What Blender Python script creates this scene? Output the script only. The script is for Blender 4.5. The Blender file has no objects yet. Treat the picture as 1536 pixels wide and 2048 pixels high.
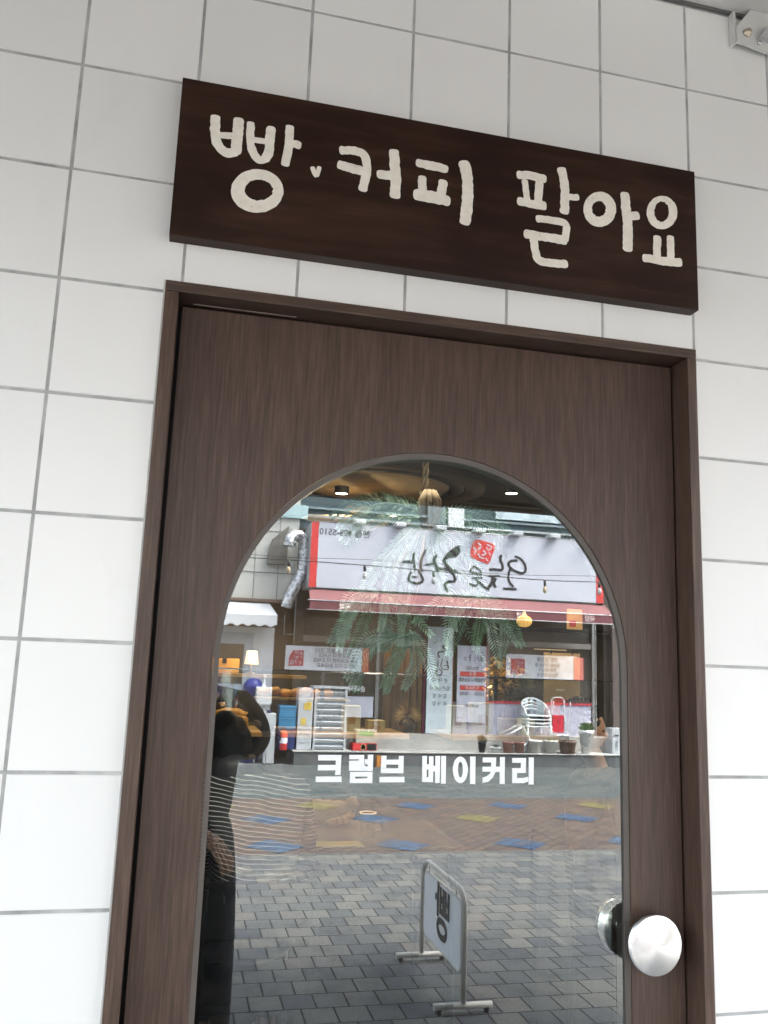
import bpy, bmesh, math, random
from mathutils import Vector, Matrix, noise
R = math.radians
random.seed(7)
S = bpy.context.scene
C = S.collection
# ---------------------------------------------------------------- camera, sky, sun
cam_d = bpy.data.cameras.new('camera'); cam = bpy.data.objects.new('camera', cam_d); C.objects.link(cam)
CX = Vector((0.971946, -0.232410, 0.036135)); CY = -Vector((0.075338, 0.162090, -0.983896)); CZ = -Vector((0.222811, 0.959016, 0.175053))
M = Matrix((CX, CY, CZ)).transposed().to_4x4(); M.translation = Vector((0.2422, -1.4349, 1.5087))
cam.matrix_world = M
cam_d.sensor_fit = 'HORIZONTAL'; cam_d.sensor_width = 36; cam_d.lens = 39.836
cam_d.clip_start = 0.01; cam_d.clip_end = 300
S.camera = cam
SUN_EL, SUN_AZ = 60, 62           # degrees; azimuth measured from +y towards +x
w = bpy.data.worlds.new('World'); S.world = w; w.use_nodes = True
nt = w.node_tree; nt.nodes.clear()
sky = nt.nodes.new('ShaderNodeTexSky'); sky.sky_type = 'NISHITA'; sky.sun_disc = False
sky.sun_elevation = R(SUN_EL); sky.sun_rotation = R(SUN_AZ); sky.dust_density = 6; sky.air_density = 1.2; sky.ozone_density = .6
bg = nt.nodes.new('ShaderNodeBackground'); bg.inputs[1].default_value = 0.15
hs = nt.nodes.new('ShaderNodeHueSaturation'); hs.inputs['Saturation'].default_value = .55
wo = nt.nodes.new('ShaderNodeOutputWorld')
nt.links.new(sky.outputs[0], hs.inputs['Color']); nt.links.new(hs.outputs[0], bg.inputs[0]); nt.links.new(bg.outputs[0], wo.inputs[0])
sd = bpy.data.lights.new('sun', 'SUN'); sd.energy = .5; sd.angle = R(25); sd.color = (1, .985, .96)
sun = bpy.data.objects.new('sun', sd); C.objects.link(sun)
sdir = Vector((math.sin(R(SUN_AZ))*math.cos(R(SUN_EL)), math.cos(R(SUN_AZ))*math.cos(R(SUN_EL)), math.sin(R(SUN_EL))))
sun.rotation_euler = sdir.to_track_quat('Z', 'Y').to_euler(); sun.location = (0, -8, 12)
S.view_settings.view_transform = 'Standard'; S.view_settings.look = 'None'
S.view_settings.exposure = 3.99; S.view_settings.gamma = 1
S.cycles.max_bounces = 10; S.cycles.transparent_max_bounces = 12
S.cycles.sample_clamp_indirect = 6
S.cycles.caustics_reflective = False; S.cycles.caustics_refractive = False

# ---------------------------------------------------------------- materials
def new_mat(name):
    m = bpy.data.materials.new(name); m.use_nodes = True
    return m, m.node_tree, m.node_tree.nodes['Principled BSDF']
def ramp(nt, fac, stops):
    r = nt.nodes.new('ShaderNodeValToRGB'); e = r.color_ramp.elements
    while len(e) < len(stops): e.new(.5)
    for i, (p, c) in enumerate(stops): e[i].position = p; e[i].color = (*c, 1)
    nt.links.new(fac, r.inputs[0]); return r.outputs[0]
def coords(nt, scale=(1, 1, 1), rot=(0, 0, 0), src='Object'):
    tc = nt.nodes.new('ShaderNodeTexCoord'); mp = nt.nodes.new('ShaderNodeMapping')
    mp.inputs['Scale'].default_value = scale; mp.inputs['Rotation'].default_value = rot
    nt.links.new(tc.outputs[src], mp.inputs[0]); return mp.outputs[0]
def noise_n(nt, vec, scale, detail=4, rough=.55, dist=0):
    n = nt.nodes.new('ShaderNodeTexNoise'); n.inputs['Scale'].default_value = scale
    n.inputs['Detail'].default_value = detail; n.inputs['Roughness'].default_value = rough; n.inputs['Distortion'].default_value = dist
    nt.links.new(vec, n.inputs['Vector']); return n.outputs[0]
def mixc(nt, a, b, fac, mode='MIX'):
    m = nt.nodes.new('ShaderNodeMix'); m.data_type = 'RGBA'; m.blend_type = mode
    for s, v in ((m.inputs[0], fac), (m.inputs[6], a), (m.inputs[7], b)):
        if hasattr(v, 'links'): nt.links.new(v, s)
        elif isinstance(v, tuple): s.default_value = (*v, 1)
        else: s.default_value = v
    return m.outputs[2]
def math_n(nt, op, a, b=0.0):
    m = nt.nodes.new('ShaderNodeMath'); m.operation = op
    for s, v in ((m.inputs[0], a), (m.inputs[1], b)):
        if hasattr(v, 'links'): nt.links.new(v, s)
        else: s.default_value = v
    return m.outputs[0]
def bump(nt, b, h, strength=.2, dist=.001):
    n = nt.nodes.new('ShaderNodeBump'); n.inputs['Strength'].default_value = strength; n.inputs['Distance'].default_value = dist
    nt.links.new(h, n.inputs['Height']); nt.links.new(n.outputs[0], b.inputs['Normal'])
_cache = {}
def plain(name, col, rough=.5, metal=0, var=.12, scale=9, emit=0):
    """painted / plastic / metal surface with soft uneven colour"""
    if name in _cache: return _cache[name]
    m, nt, b = new_mat(name)
    v = coords(nt)
    n = noise_n(nt, v, scale, 5, .6)
    lo = tuple(max(0, c*(1-var)) for c in col); hi = tuple(min(1, c*(1+var)) for c in col)
    nt.links.new(ramp(nt, n, [(.3, lo), (.7, hi)]), b.inputs['Base Color'])
    b.inputs['Roughness'].default_value = rough; b.inputs['Metallic'].default_value = metal
    if emit:
        b.inputs['Emission Color'].default_value = (*col, 1); b.inputs['Emission Strength'].default_value = emit
    _cache[name] = m; return m
def wood_laminate(name, axis, c_dark, c_mid, c_lite, rough=.45):
    m, nt, b = new_mat(name)
    sc = {'z': (1, 1, .045), 'x': (.045, 1, 1)}[axis]
    v = coords(nt, sc)
    warp = noise_n(nt, coords(nt, {'z': (1, 1, .35), 'x': (.35, 1, 1)}[axis]), 5, 2, .5, .3)
    fine = noise_n(nt, v, 300, 2, .5)
    mid = noise_n(nt, v, 110, 3, .6, .6)
    broad = noise_n(nt, coords(nt, {'z': (1, 1, .12), 'x': (.12, 1, 1)}[axis]), 9, 3, .5, 1.2)
    f = math_n(nt, 'ADD', math_n(nt, 'MULTIPLY', fine, .55), math_n(nt, 'ADD', math_n(nt, 'MULTIPLY', mid, .27), math_n(nt, 'MULTIPLY', broad, .18)))
    col = ramp(nt, f, [(.36, c_dark), (.5, c_mid), (.64, c_lite)])
    col = mixc(nt, col, tuple(c*.8 for c in c_mid), math_n(nt, 'MULTIPLY', warp, .5))
    nt.links.new(col, b.inputs['Base Color'])
    b.inputs['Roughness'].default_value = rough
    bump(nt, b, fine, .25, .0006)
    return m
M_DOOR = wood_laminate('door laminate', 'z', (.045, .025, .018), (.074, .044, .032), (.112, .071, .053))
M_FRV = wood_laminate('frame laminate upright', 'z', (.042, .024, .017), (.074, .043, .031), (.125, .078, .056))
M_FRH = wood_laminate('frame laminate level', 'x', (.04, .023, .017), (.066, .041, .03), (.115, .074, .053))
def sign_wood():
    m, nt, b = new_mat('stained sign board')
    streak = noise_n(nt, coords(nt, (.09, 1, 1)), 34, 5, .65, .5)
    blotch = noise_n(nt, coords(nt, (.5, 1, 1)), 7, 4, .6, .6)
    f = math_n(nt, 'ADD', math_n(nt, 'MULTIPLY', streak, .5), math_n(nt, 'MULTIPLY', blotch, .5))
    col = ramp(nt, f, [(.34, (.013, .006, .0055)), (.48, (.022, .0095, .0055)), (.58, (.038, .016, .0095)), (.72, (.066, .031, .019))])
    nt.links.new(col, b.inputs['Base Color'])
    rr = ramp(nt, blotch, [(.3, (.4, .4, .4)), (.7, (.58, .58, .58))]); nt.links.new(rr, b.inputs['Roughness'])
    b.inputs['Specular IOR Level'].default_value = .28
    bump(nt, b, streak, .35, .0008)
    return m
M_SIGN = sign_wood()
def brush_paint():
    m, nt, b = new_mat('brushed cream paint')
    n = noise_n(nt, coords(nt, (1, 1, 1)), 60, 3, .6)
    s = noise_n(nt, coords(nt, (1.2, 1, .35)), 330, 2, .8)
    base = ramp(nt, n, [(.3, (.76, .71, .62)), (.7, (.86, .82, .74))])
    dry = ramp(nt, math_n(nt, 'ADD', math_n(nt, 'MULTIPLY', s, .55), math_n(nt, 'MULTIPLY', n, .45)), [(.332, (1, 1, 1)), (.345, (0, 0, 0))])
    nt.links.new(mixc(nt, base, (.06, .035, .025), dry), b.inputs['Base Color'])
    b.inputs['Roughness'].default_value = .7; bump(nt, b, s, .4, .0005)
    return m
M_CREAM = brush_paint()
def tile_mat():
    m, nt, b = new_mat('white glazed tile')
    at = nt.nodes.new('ShaderNodeAttribute'); at.attribute_name = 'tone'
    n = noise_n(nt, coords(nt), 3, 3, .5)
    c = ramp(nt, at.outputs['Fac'], [(0, (.79, .79, .78)), (1, (.835, .835, .825))])
    c = mixc(nt, c, (.70, .705, .69), math_n(nt, 'MULTIPLY', n, .35))
    c = mixc(nt, c, (.66, .66, .645), ramp(nt, noise_n(nt, coords(nt, (1, 1, .5)), 7, 5, .7), [(.56, (0, 0, 0)), (.8, (.35, .35, .35))]))
    sp = nt.nodes.new('ShaderNodeTexVoronoi'); sp.inputs['Scale'].default_value = 6.5; nt.links.new(coords(nt), sp.inputs['Vector'])
    dot = ramp(nt, sp.outputs['Distance'], [(.012, (1, 1, 1)), (.02, (0, 0, 0))])
    rnd = ramp(nt, sp.outputs['Color'], [(.86, (0, 0, 0)), (.88, (1, 1, 1))])
    c = mixc(nt, c, (.45, .44, .42), math_n(nt, 'MULTIPLY', math_n(nt, 'MULTIPLY', dot, rnd), .6))
    nt.links.new(c, b.inputs['Base Color'])
    b.inputs['Roughness'].default_value = .32; b.inputs['Specular IOR Level'].default_value = .5
    wv = noise_n(nt, coords(nt), 14, 2, .5); bump(nt, b, wv, .12, .002)
    return m
M_TILE = tile_mat()
M_GROUT = plain('grey grout', (.40, .405, .40), .9, var=.35, scale=14)
M_CAULK = plain('grey white sealant', (.52, .51, .49), .6, scale=25)
def glass_mat():
    m, nt, b = new_mat('reflective door glass'); nt.nodes.remove(b)
    out = nt.nodes['Material Output']
    gl = nt.nodes.new('ShaderNodeBsdfGlossy'); gl.inputs['Roughness'].default_value = 0; gl.inputs['Color'].default_value = (.93, .98, 1, 1)
    tr = nt.nodes.new('ShaderNodeBsdfTransparent'); tr.inputs[0].default_value = (.76, .80, .78, 1)
    lw = nt.nodes.new('ShaderNodeFresnel'); lw.inputs[0].default_value = 1.5
    mx = nt.nodes.new('ShaderNodeMixShader')
    f = math_n(nt, 'ADD', math_n(nt, 'MULTIPLY', lw.outputs[0], .85), .15)
    nt.links.new(f, mx.inputs[0]); nt.links.new(tr.outputs[0], mx.inputs[1]); nt.links.new(gl.outputs[0], mx.inputs[2])
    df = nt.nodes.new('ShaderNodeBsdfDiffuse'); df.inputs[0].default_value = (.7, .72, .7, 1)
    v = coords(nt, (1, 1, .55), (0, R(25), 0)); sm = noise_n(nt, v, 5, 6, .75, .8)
    smudge_haze = ramp(nt, sm, [(.45, (.006, .006, .006)), (.72, (.032, .032, .032))])  # faint smudges plus a painted haze that lifts the darks
    m2 = nt.nodes.new('ShaderNodeMixShader'); nt.links.new(smudge_haze, m2.inputs[0]); nt.links.new(mx.outputs[0], m2.inputs[1]); nt.links.new(df.outputs[0], m2.inputs[2])
    nt.links.new(m2.outputs[0], out.inputs[0]); return m
def clear_mat():
    m, nt, b = new_mat('clear glass rear'); nt.nodes.remove(b)
    tr = nt.nodes.new('ShaderNodeBsdfTransparent'); tr.inputs[0].default_value = (.97, .985, .98, 1)
    nt.links.new(tr.outputs[0], nt.nodes['Material Output'].inputs[0]); return m
def thin_glass():
    m, nt, b = new_mat('thin clear glass'); nt.nodes.remove(b)
    gl = nt.nodes.new('ShaderNodeBsdfGlossy'); gl.inputs['Roughness'].default_value = .02
    tr = nt.nodes.new('ShaderNodeBsdfTransparent'); tr.inputs[0].default_value = (.9, .95, .93, 1)
    mx = nt.nodes.new('ShaderNodeMixShader'); mx.inputs[0].default_value = .12
    nt.links.new(tr.outputs[0], mx.inputs[1]); nt.links.new(gl.outputs[0], mx.inputs[2])
    nt.links.new(mx.outputs[0], nt.nodes['Material Output'].inputs[0]); return m
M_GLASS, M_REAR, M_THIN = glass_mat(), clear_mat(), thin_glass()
def dark_glazing():
    m, nt, b = new_mat('dark shop glazing')
    n = noise_n(nt, coords(nt), 1.7, 4, .6)
    nt.links.new(ramp(nt, n, [(.3, (.012, .013, .014)), (.7, (.07, .062, .052))]), b.inputs['Base Color'])
    b.inputs['Roughness'].default_value = .12; return m
M_DGLAZ = dark_glazing()
def brushed_disc():
    m, nt, b = new_mat('spun steel')
    tg = nt.nodes.new('ShaderNodeTangent'); tg.direction_type = 'RADIAL'; tg.axis = 'Y'
    nt.links.new(tg.outputs[0], b.inputs['Tangent'])
    b.inputs['Metallic'].default_value = 1; b.inputs['Roughness'].default_value = .27
    b.inputs['Anisotropic'].default_value = .96
    b.inputs['Base Color'].default_value = (.86, .86, .85, 1)
    v = coords(nt, (1, 1, 1))
    sep = nt.nodes.new('ShaderNodeSeparateXYZ'); nt.links.new(v, sep.inputs[0])
    ln = nt.nodes.new('ShaderNodeVectorMath'); ln.operation = 'LENGTH'; nt.links.new(v, ln.inputs[0])
    cmb = nt.nodes.new('ShaderNodeCombineXYZ'); nt.links.new(ln.outputs['Value'], cmb.inputs[0])
    n = noise_n(nt, cmb.outputs[0], 900, 2, .6)
    nt.links.new(ramp(nt, n, [(.3, (.84, .84, .835)), (.7, (.97, .97, .96))]), b.inputs['Base Color'])
    return m
M_SPUN = brushed_disc()
M_STEEL = plain('polished steel', (.7, .7, .7), .18, 1, var=.08)
def pavers(name, bw, bh, cols, mortar, joint, off=.5, rot=0, patch=None):
    m, nt, b = new_mat(name)
    v = coords(nt, (1, 1, 1), (0, 0, rot))
    br = nt.nodes.new('ShaderNodeTexBrick'); nt.links.new(v, br.inputs['Vector'])
    br.offset = off; br.inputs['Scale'].default_value = 1; br.inputs['Brick Width'].default_value = bw; br.inputs['Row Height'].default_value = bh
    br.inputs['Mortar Size'].default_value = joint; br.inputs['Mortar Smooth'].default_value = .25; br.inputs['Bias'].default_value = 0
    br.inputs['Color1'].default_value = (0, 0, 0, 1); br.inputs['Color2'].default_value = (1, 1, 1, 1); br.inputs['Mortar'].default_value = (.5, .5, .5, 1)
    big = noise_n(nt, v, 2.2, 3, .6)
    g = math_n(nt, 'ADD', math_n(nt, 'MULTIPLY', br.outputs['Color'], .68), math_n(nt, 'MULTIPLY', big, .32))
    st = [(i/(len(cols)-1), c) for i, c in enumerate(cols)]
    col = ramp(nt, g, st)
    fine = noise_n(nt, v, 70, 5, .7)
    col = mixc(nt, col, (.5, .5, .5), .55 if not patch else .45, 'OVERLAY') if False else col
    col = mixc(nt, col, (.03, .03, .03), ramp(nt, fine, [(.3, (.35, .35, .35)), (.6, (0, 0, 0))]))
    stain = noise_n(nt, v, 5, 4, .6)
    col = mixc(nt, col, tuple(c*.6 for c in cols[0]), ramp(nt, stain, [(.48, (0, 0, 0)), (.72, (.55, .55, .55))]))
    col = mixc(nt, col, mortar, br.outputs['Fac'])
    nt.links.new(col, b.inputs['Base Color']); b.inputs['Roughness'].default_value = .9; b.inputs['Specular IOR Level'].default_value = .08
    h = math_n(nt, 'SUBTRACT', math_n(nt, 'MULTIPLY', fine, .25), br.outputs['Fac']); bump(nt, b, h, .6, .004)
    return m
M_PAVE = pavers('grey paving', .147, .165, [(.080, .083, .094), (.103, .108, .110), (.128, .132, .125), (.155, .156, .140), (.152, .130, .116)], (.022, .022, .024), .0045)
M_PAVE2 = pavers('pale paving', .30, .15, [(.065, .085, .085), (.085, .10, .10), (.11, .12, .115), (.135, .142, .135)], (.022, .025, .025), .009)
M_BRK = pavers('terracotta paving', .20, .10, [(.086, .073, .074), (.100, .080, .071), (.114, .096, .078), (.124, .089, .070), (.097, .086, .088)], (.045, .036, .034), .006, rot=R(45))
M_BRB = pavers('blue paving', .20, .10, [(.045, .065, .11), (.05, .085, .145), (.07, .10, .14), (.095, .088, .088)], (.03, .035, .05), .006, rot=R(45))
M_BRY = pavers('yellow paving', .20, .10, [(.13, .115, .06), (.18, .165, .07), (.14, .105, .08)], (.06, .05, .035), .006, rot=R(45))

# ---------------------------------------------------------------- mesh helpers
class MB:
    def __init__(s): s.bm = bmesh.new(); s.mats = []
    def mi(s, m):
        if m not in s.mats: s.mats.append(m)
        return s.mats.index(m)
    def face(s, pts, m):
        vs = [s.bm.verts.new(p) for p in pts]
        f = s.bm.faces.new(vs); f.material_index = s.mi(m); return f
    def box(s, x0, x1, y0, y1, z0, z1, m, bev=0, rot=None, piv=None):
        g = bmesh.ops.create_cube(s.bm, size=1); vs = g['verts']
        for v in vs:
            v.co = Vector((x0+(v.co.x+.5)*(x1-x0), y0+(v.co.y+.5)*(y1-y0), z0+(v.co.z+.5)*(z1-z0)))
        fs = list({f for v in vs for f in v.link_faces})
        for f in fs: f.material_index = s.mi(m)
        if bev:
            es = list({e for f in fs for e in f.edges})
            r = bmesh.ops.bevel(s.bm, geom=es, offset=bev, segments=2, affect='EDGES', profile=.6)
            vs = list({v for f in r['faces'] for v in f.verts} | {v for v in vs if v.is_valid})
            for f in r['faces']: f.material_index = s.mi(m)
        if rot is not None:
            p = Vector(piv)
            for v in vs:
                if v.is_valid: v.co = rot @ (v.co-p) + p
        return vs
    def prism(s, pts, y0, y1, m, m_side=None):
        """polygon in (x, z) extruded from y0 (front) to y1"""
        a = sum(pts[i][0]*pts[(i+1) % len(pts)][1]-pts[(i+1) % len(pts)][0]*pts[i][1] for i in range(len(pts)))
        if a < 0: pts = pts[::-1]
        f0 = [s.bm.verts.new((p[0], y0, p[1])) for p in pts]; f1 = [s.bm.verts.new((p[0], y1, p[1])) for p in pts]
        a = s.bm.faces.new(f0); b = s.bm.faces.new(f1[::-1]); a.material_index = b.material_index = s.mi(m)
        n = len(pts)
        for i in range(n):
            f = s.bm.faces.new((f0[(i+1) % n], f0[i], f1[i], f1[(i+1) % n])); f.material_index = s.mi(m_side or m)
    def ring(s, outer, inner, y0, y1, m):
        n = len(outer)
        vs = [[s.bm.verts.new((p[0], y, p[1])) for p in L] for L, y in ((outer, y0), (inner, y0), (outer, y1), (inner, y1))]
        for i in range(n):
            j = (i+1) % n
            for q in ((vs[0][i], vs[0][j], vs[1][j], vs[1][i]), (vs[2][j], vs[2][i], vs[3][i], vs[3][j]), (vs[0][j], vs[0][i], vs[2][i], vs[2][j]), (vs[1][i], vs[1][j], vs[3][j], vs[3][i])):
                s.bm.faces.new(q).material_index = s.mi(m)
    def tube(s, path, r, m, n=10, cap=True):
        path = [Vector(p) for p in path]; k = len(path)
        rr = r if isinstance(r, (list, tuple)) else [r]*k
        rings = []; up = None
        for i, p in enumerate(path):
            d = (path[min(i+1, k-1)]-path[max(i-1, 0)]).normalized()
            if up is None: up = Vector((0, 0, 1)) if abs(d.z) < .9 else Vector((1, 0, 0))
            a = d.cross(up).normalized(); up = a.cross(d).normalized(); b = up
            rings.append([s.bm.verts.new(p+(a*math.cos(t)+b*math.sin(t))*rr[i]) for t in [2*math.pi*q/n for q in range(n)]])
        for i in range(k-1):
            for q in range(n):
                f = s.bm.faces.new((rings[i][q], rings[i][(q+1) % n], rings[i+1][(q+1) % n], rings[i+1][q])); f.material_index = s.mi(m); f.smooth = True
        if cap:
            for g in (rings[0][::-1], rings[-1]): s.bm.faces.new(g).material_index = s.mi(m)
    def lathe(s, prof, c, m, n=28, axis='Z', cap=True):
        rings = []
        for r, h in prof:
            L = []
            for q in range(n):
                t = 2*math.pi*q/n; a, b = r*math.cos(t), r*math.sin(t)
                p = {'Z': (a, b, h), 'Y': (a, h, b), 'X': (h, a, b)}[axis]
                L.append(s.bm.verts.new(Vector(c)+Vector(p)))
            rings.append(L)
        for i in range(len(rings)-1):
            for q in range(n):
                f = s.bm.faces.new((rings[i][q], rings[i][(q+1) % n], rings[i+1][(q+1) % n], rings[i+1][q])); f.material_index = s.mi(m); f.smooth = True
        if cap:
            for g in (rings[0], rings[-1]): s.bm.faces.new(g).material_index = s.mi(m)
    def blob(s, c, r, m, sub=2, nz=.15, seed=0):
        g = bmesh.ops.create_icosphere(s.bm, subdivisions=sub, radius=1)
        for v in g['verts']:
            d = v.co.copy(); k = 1+nz*noise.noise(d*2.1+Vector((seed*3.7, seed, 0)))*2
            v.co = Vector((c[0]+d.x*r[0]*k, c[1]+d.y*r[1]*k, c[2]+d.z*r[2]*k))
        for f in {f for v in g['verts'] for f in v.link_faces}: f.material_index = s.mi(m); f.smooth = True
    def build(s, name, parent=None, loc=None, fix=True):
        if fix: bmesh.ops.recalc_face_normals(s.bm, faces=s.bm.faces[:])
        me = bpy.data.meshes.new(name)
        if loc is not None:
            for v in s.bm.verts: v.co -= Vector(loc)
        s.bm.to_mesh(me); s.bm.free()
        for m in s.mats: me.materials.append(m)
        o = bpy.data.objects.new(name, me); C.objects.link(o)
        if loc is not None: o.location = loc
        if parent:
            o.parent = parent
            if loc is None: o.location = -Vector(parent.location) if parent.type == 'EMPTY' and parent.parent is None else Vector((0, 0, 0))
            else: o.location = Vector(loc)-Vector(parent.location)
        return o
def sub(mb, name, part):                      # a sub-part: same world frame as its part
    o = mb.build(name); o.parent = part; return o
def tag(o, label, cat, group=None, kind=None):
    o['label'] = label; o['category'] = cat
    if group: o['group'] = group
    if kind: o['kind'] = kind
    return o
def thing(name, loc, label, cat, group=None):
    o = bpy.data.objects.new(name, None); C.objects.link(o); o.location = loc; o.empty_display_size = .1
    return tag(o, label, cat, group)
def struct(mb, name, label=None):
    o = mb.build(name); o['kind'] = 'structure'
    if label: o['label'] = label
    return o
def stroke_poly(pts, w, jit=.08, seed=0, step=.003):
    """outline of a brush stroke along pts with rounded, slightly ragged ends"""
    P = [Vector((p[0], p[1])) for p in pts]
    if len(P) == 2: P = [P[0], (P[0]+P[1])/2, P[1]]
    P[0] = P[0]+(P[0]-P[1]).normalized()*w*.22; P[-1] = P[-1]+(P[-1]-P[-2]).normalized()*w*.22
    # catmull-rom resample
    Q = []
    for i in range(len(P)-1):
        p0, p1, p2, p3 = P[max(i-1, 0)], P[i], P[i+1], P[min(i+2, len(P)-1)]
        k = max(3, int((p2-p1).length/step))
        for a in range(k):
            t = a/k
            Q.append(.5*((2*p1)+(p2-p0)*t+(2*p0-5*p1+4*p2-p3)*t*t+(3*p1-p0-3*p2+p3)*t**3))
    Q.append(P[-1]); L, Rr = [], []
    n = len(Q)
    for i, q in enumerate(Q):
        d = (Q[min(i+1, n-1)]-Q[max(i-1, 0)]).normalized(); nn = Vector((-d.y, d.x))
        e = min(i, n-1-i)*step/(w*.5); k = .12+.88*math.sqrt(max(.0, 1-(1-min(1, e+.12))**2))
        j1 = 1+jit*noise.noise(Vector((q.x*120, q.y*120, seed))); j2 = 1+jit*noise.noise(Vector((q.x*120, q.y*120, seed+50)))
        L.append(q+nn*w/2*k*j1); Rr.append(q-nn*w/2*k*j2)
    return L, Rr
def strokes_mesh(mb, data, y0, th, m, jit=.12, step=.003, flip=1, ends=.03):
    for si, (pts, w) in enumerate(data):
        L, Rr = stroke_poly(pts, w, jit, si*7.1, step)
        y = y0-flip*si*.00004
        d0 = (Vector(L[0])+Vector(Rr[0]))/2; d1 = (Vector(L[1])+Vector(Rr[1]))/2
        e0 = (Vector(L[-1])+Vector(Rr[-1]))/2; e1 = (Vector(L[-2])+Vector(Rr[-2]))/2
        a = d0+(d0-d1).normalized()*w*ends; b = e0+(e0-e1).normalized()*w*ends
        n = len(L)
        top = [mb.bm.verts.new((p.x, y, p.y)) for p in L]; bot = [mb.bm.verts.new((p.x, y, p.y)) for p in Rr]
        va = mb.bm.verts.new((a.x, y, a.y)); vb = mb.bm.verts.new((b.x, y, b.y)); k = mb.mi(m)
        for i in range(n-1):
            mb.bm.faces.new((top[i], bot[i], bot[i+1], top[i+1])).material_index = k
        mb.bm.faces.new((va, bot[0], top[0])).material_index = k
        mb.bm.faces.new((vb, top[-1], bot[-1])).material_index = k
def text_mesh(name, body, x, y, z, size, m, face=1, parent=None, bold=0, align='CENTER', ext=.0, rotz=None):
    """lettering; face=1: read from -y side, face=-1: read from the +y side (letters run towards -x)"""
    cu = bpy.data.curves.new(name, 'FONT'); cu.body = body; cu.size = size; cu.align_x = align; cu.align_y = 'CENTER'
    cu.offset = bold; cu.extrude = ext; cu.resolution_u = 3
    o = bpy.data.objects.new(name, cu); C.objects.link(o)
    rz = (0 if face == 1 else math.pi) if rotz is None else rotz
    o.matrix_world = Matrix.Translation((x, y, z)) @ Matrix.Rotation(rz, 4, 'Z') @ Matrix.Rotation(math.pi/2, 4, 'X')
    bpy.context.view_layer.update()
    me = bpy.data.meshes.new_from_object(o.evaluated_get(bpy.context.evaluated_depsgraph_get()))
    me.transform(o.matrix_world); me.materials.clear(); me.materials.append(m)
    bpy.data.objects.remove(o); bpy.data.curves.remove(cu)
    # one object per word: islands further apart than a space along the line of writing
    bm = bmesh.new(); bm.from_mesh(me); bpy.data.meshes.remove(me)
    ax = Vector((math.cos(rz), math.sin(rz), 0)); seen = set(); isl = []
    for v0 in bm.verts:
        if v0 in seen: continue
        st_ = [v0]; seen.add(v0); g = []
        while st_:
            v = st_.pop(); g.append(v)
            for e in v.link_edges:
                u = e.other_vert(v)
                if u not in seen: seen.add(u); st_.append(u)
        a = [v.co.dot(ax) for v in g]; isl.append((min(a), max(a), g))
    isl.sort(key=lambda t_: t_[0]); groups = []; end = -1e9
    for a, b, g in isl:
        if a-end > size*.2: groups.append([])
        groups[-1] += g; end = max(end, b)
    q = None
    for g in groups:
        mb = bm.copy(); mb.verts.ensure_lookup_table(); keep = {v.index for v in g} if False else None
        bm.verts.index_update(); ids = {v.index for v in g}; mb.verts.index_update()
        bmesh.ops.delete(mb, geom=[v for v in mb.verts if v.index not in ids], context='VERTS')
        m2 = bpy.data.meshes.new(name); mb.to_mesh(m2); mb.free(); m2.materials.append(m)
        q = bpy.data.objects.new(name, m2); C.objects.link(q)
        if parent:
            q.parent = parent
            if parent.type == 'EMPTY': q.location = -Vector(parent.location)
    bm.free()
    return q

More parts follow.
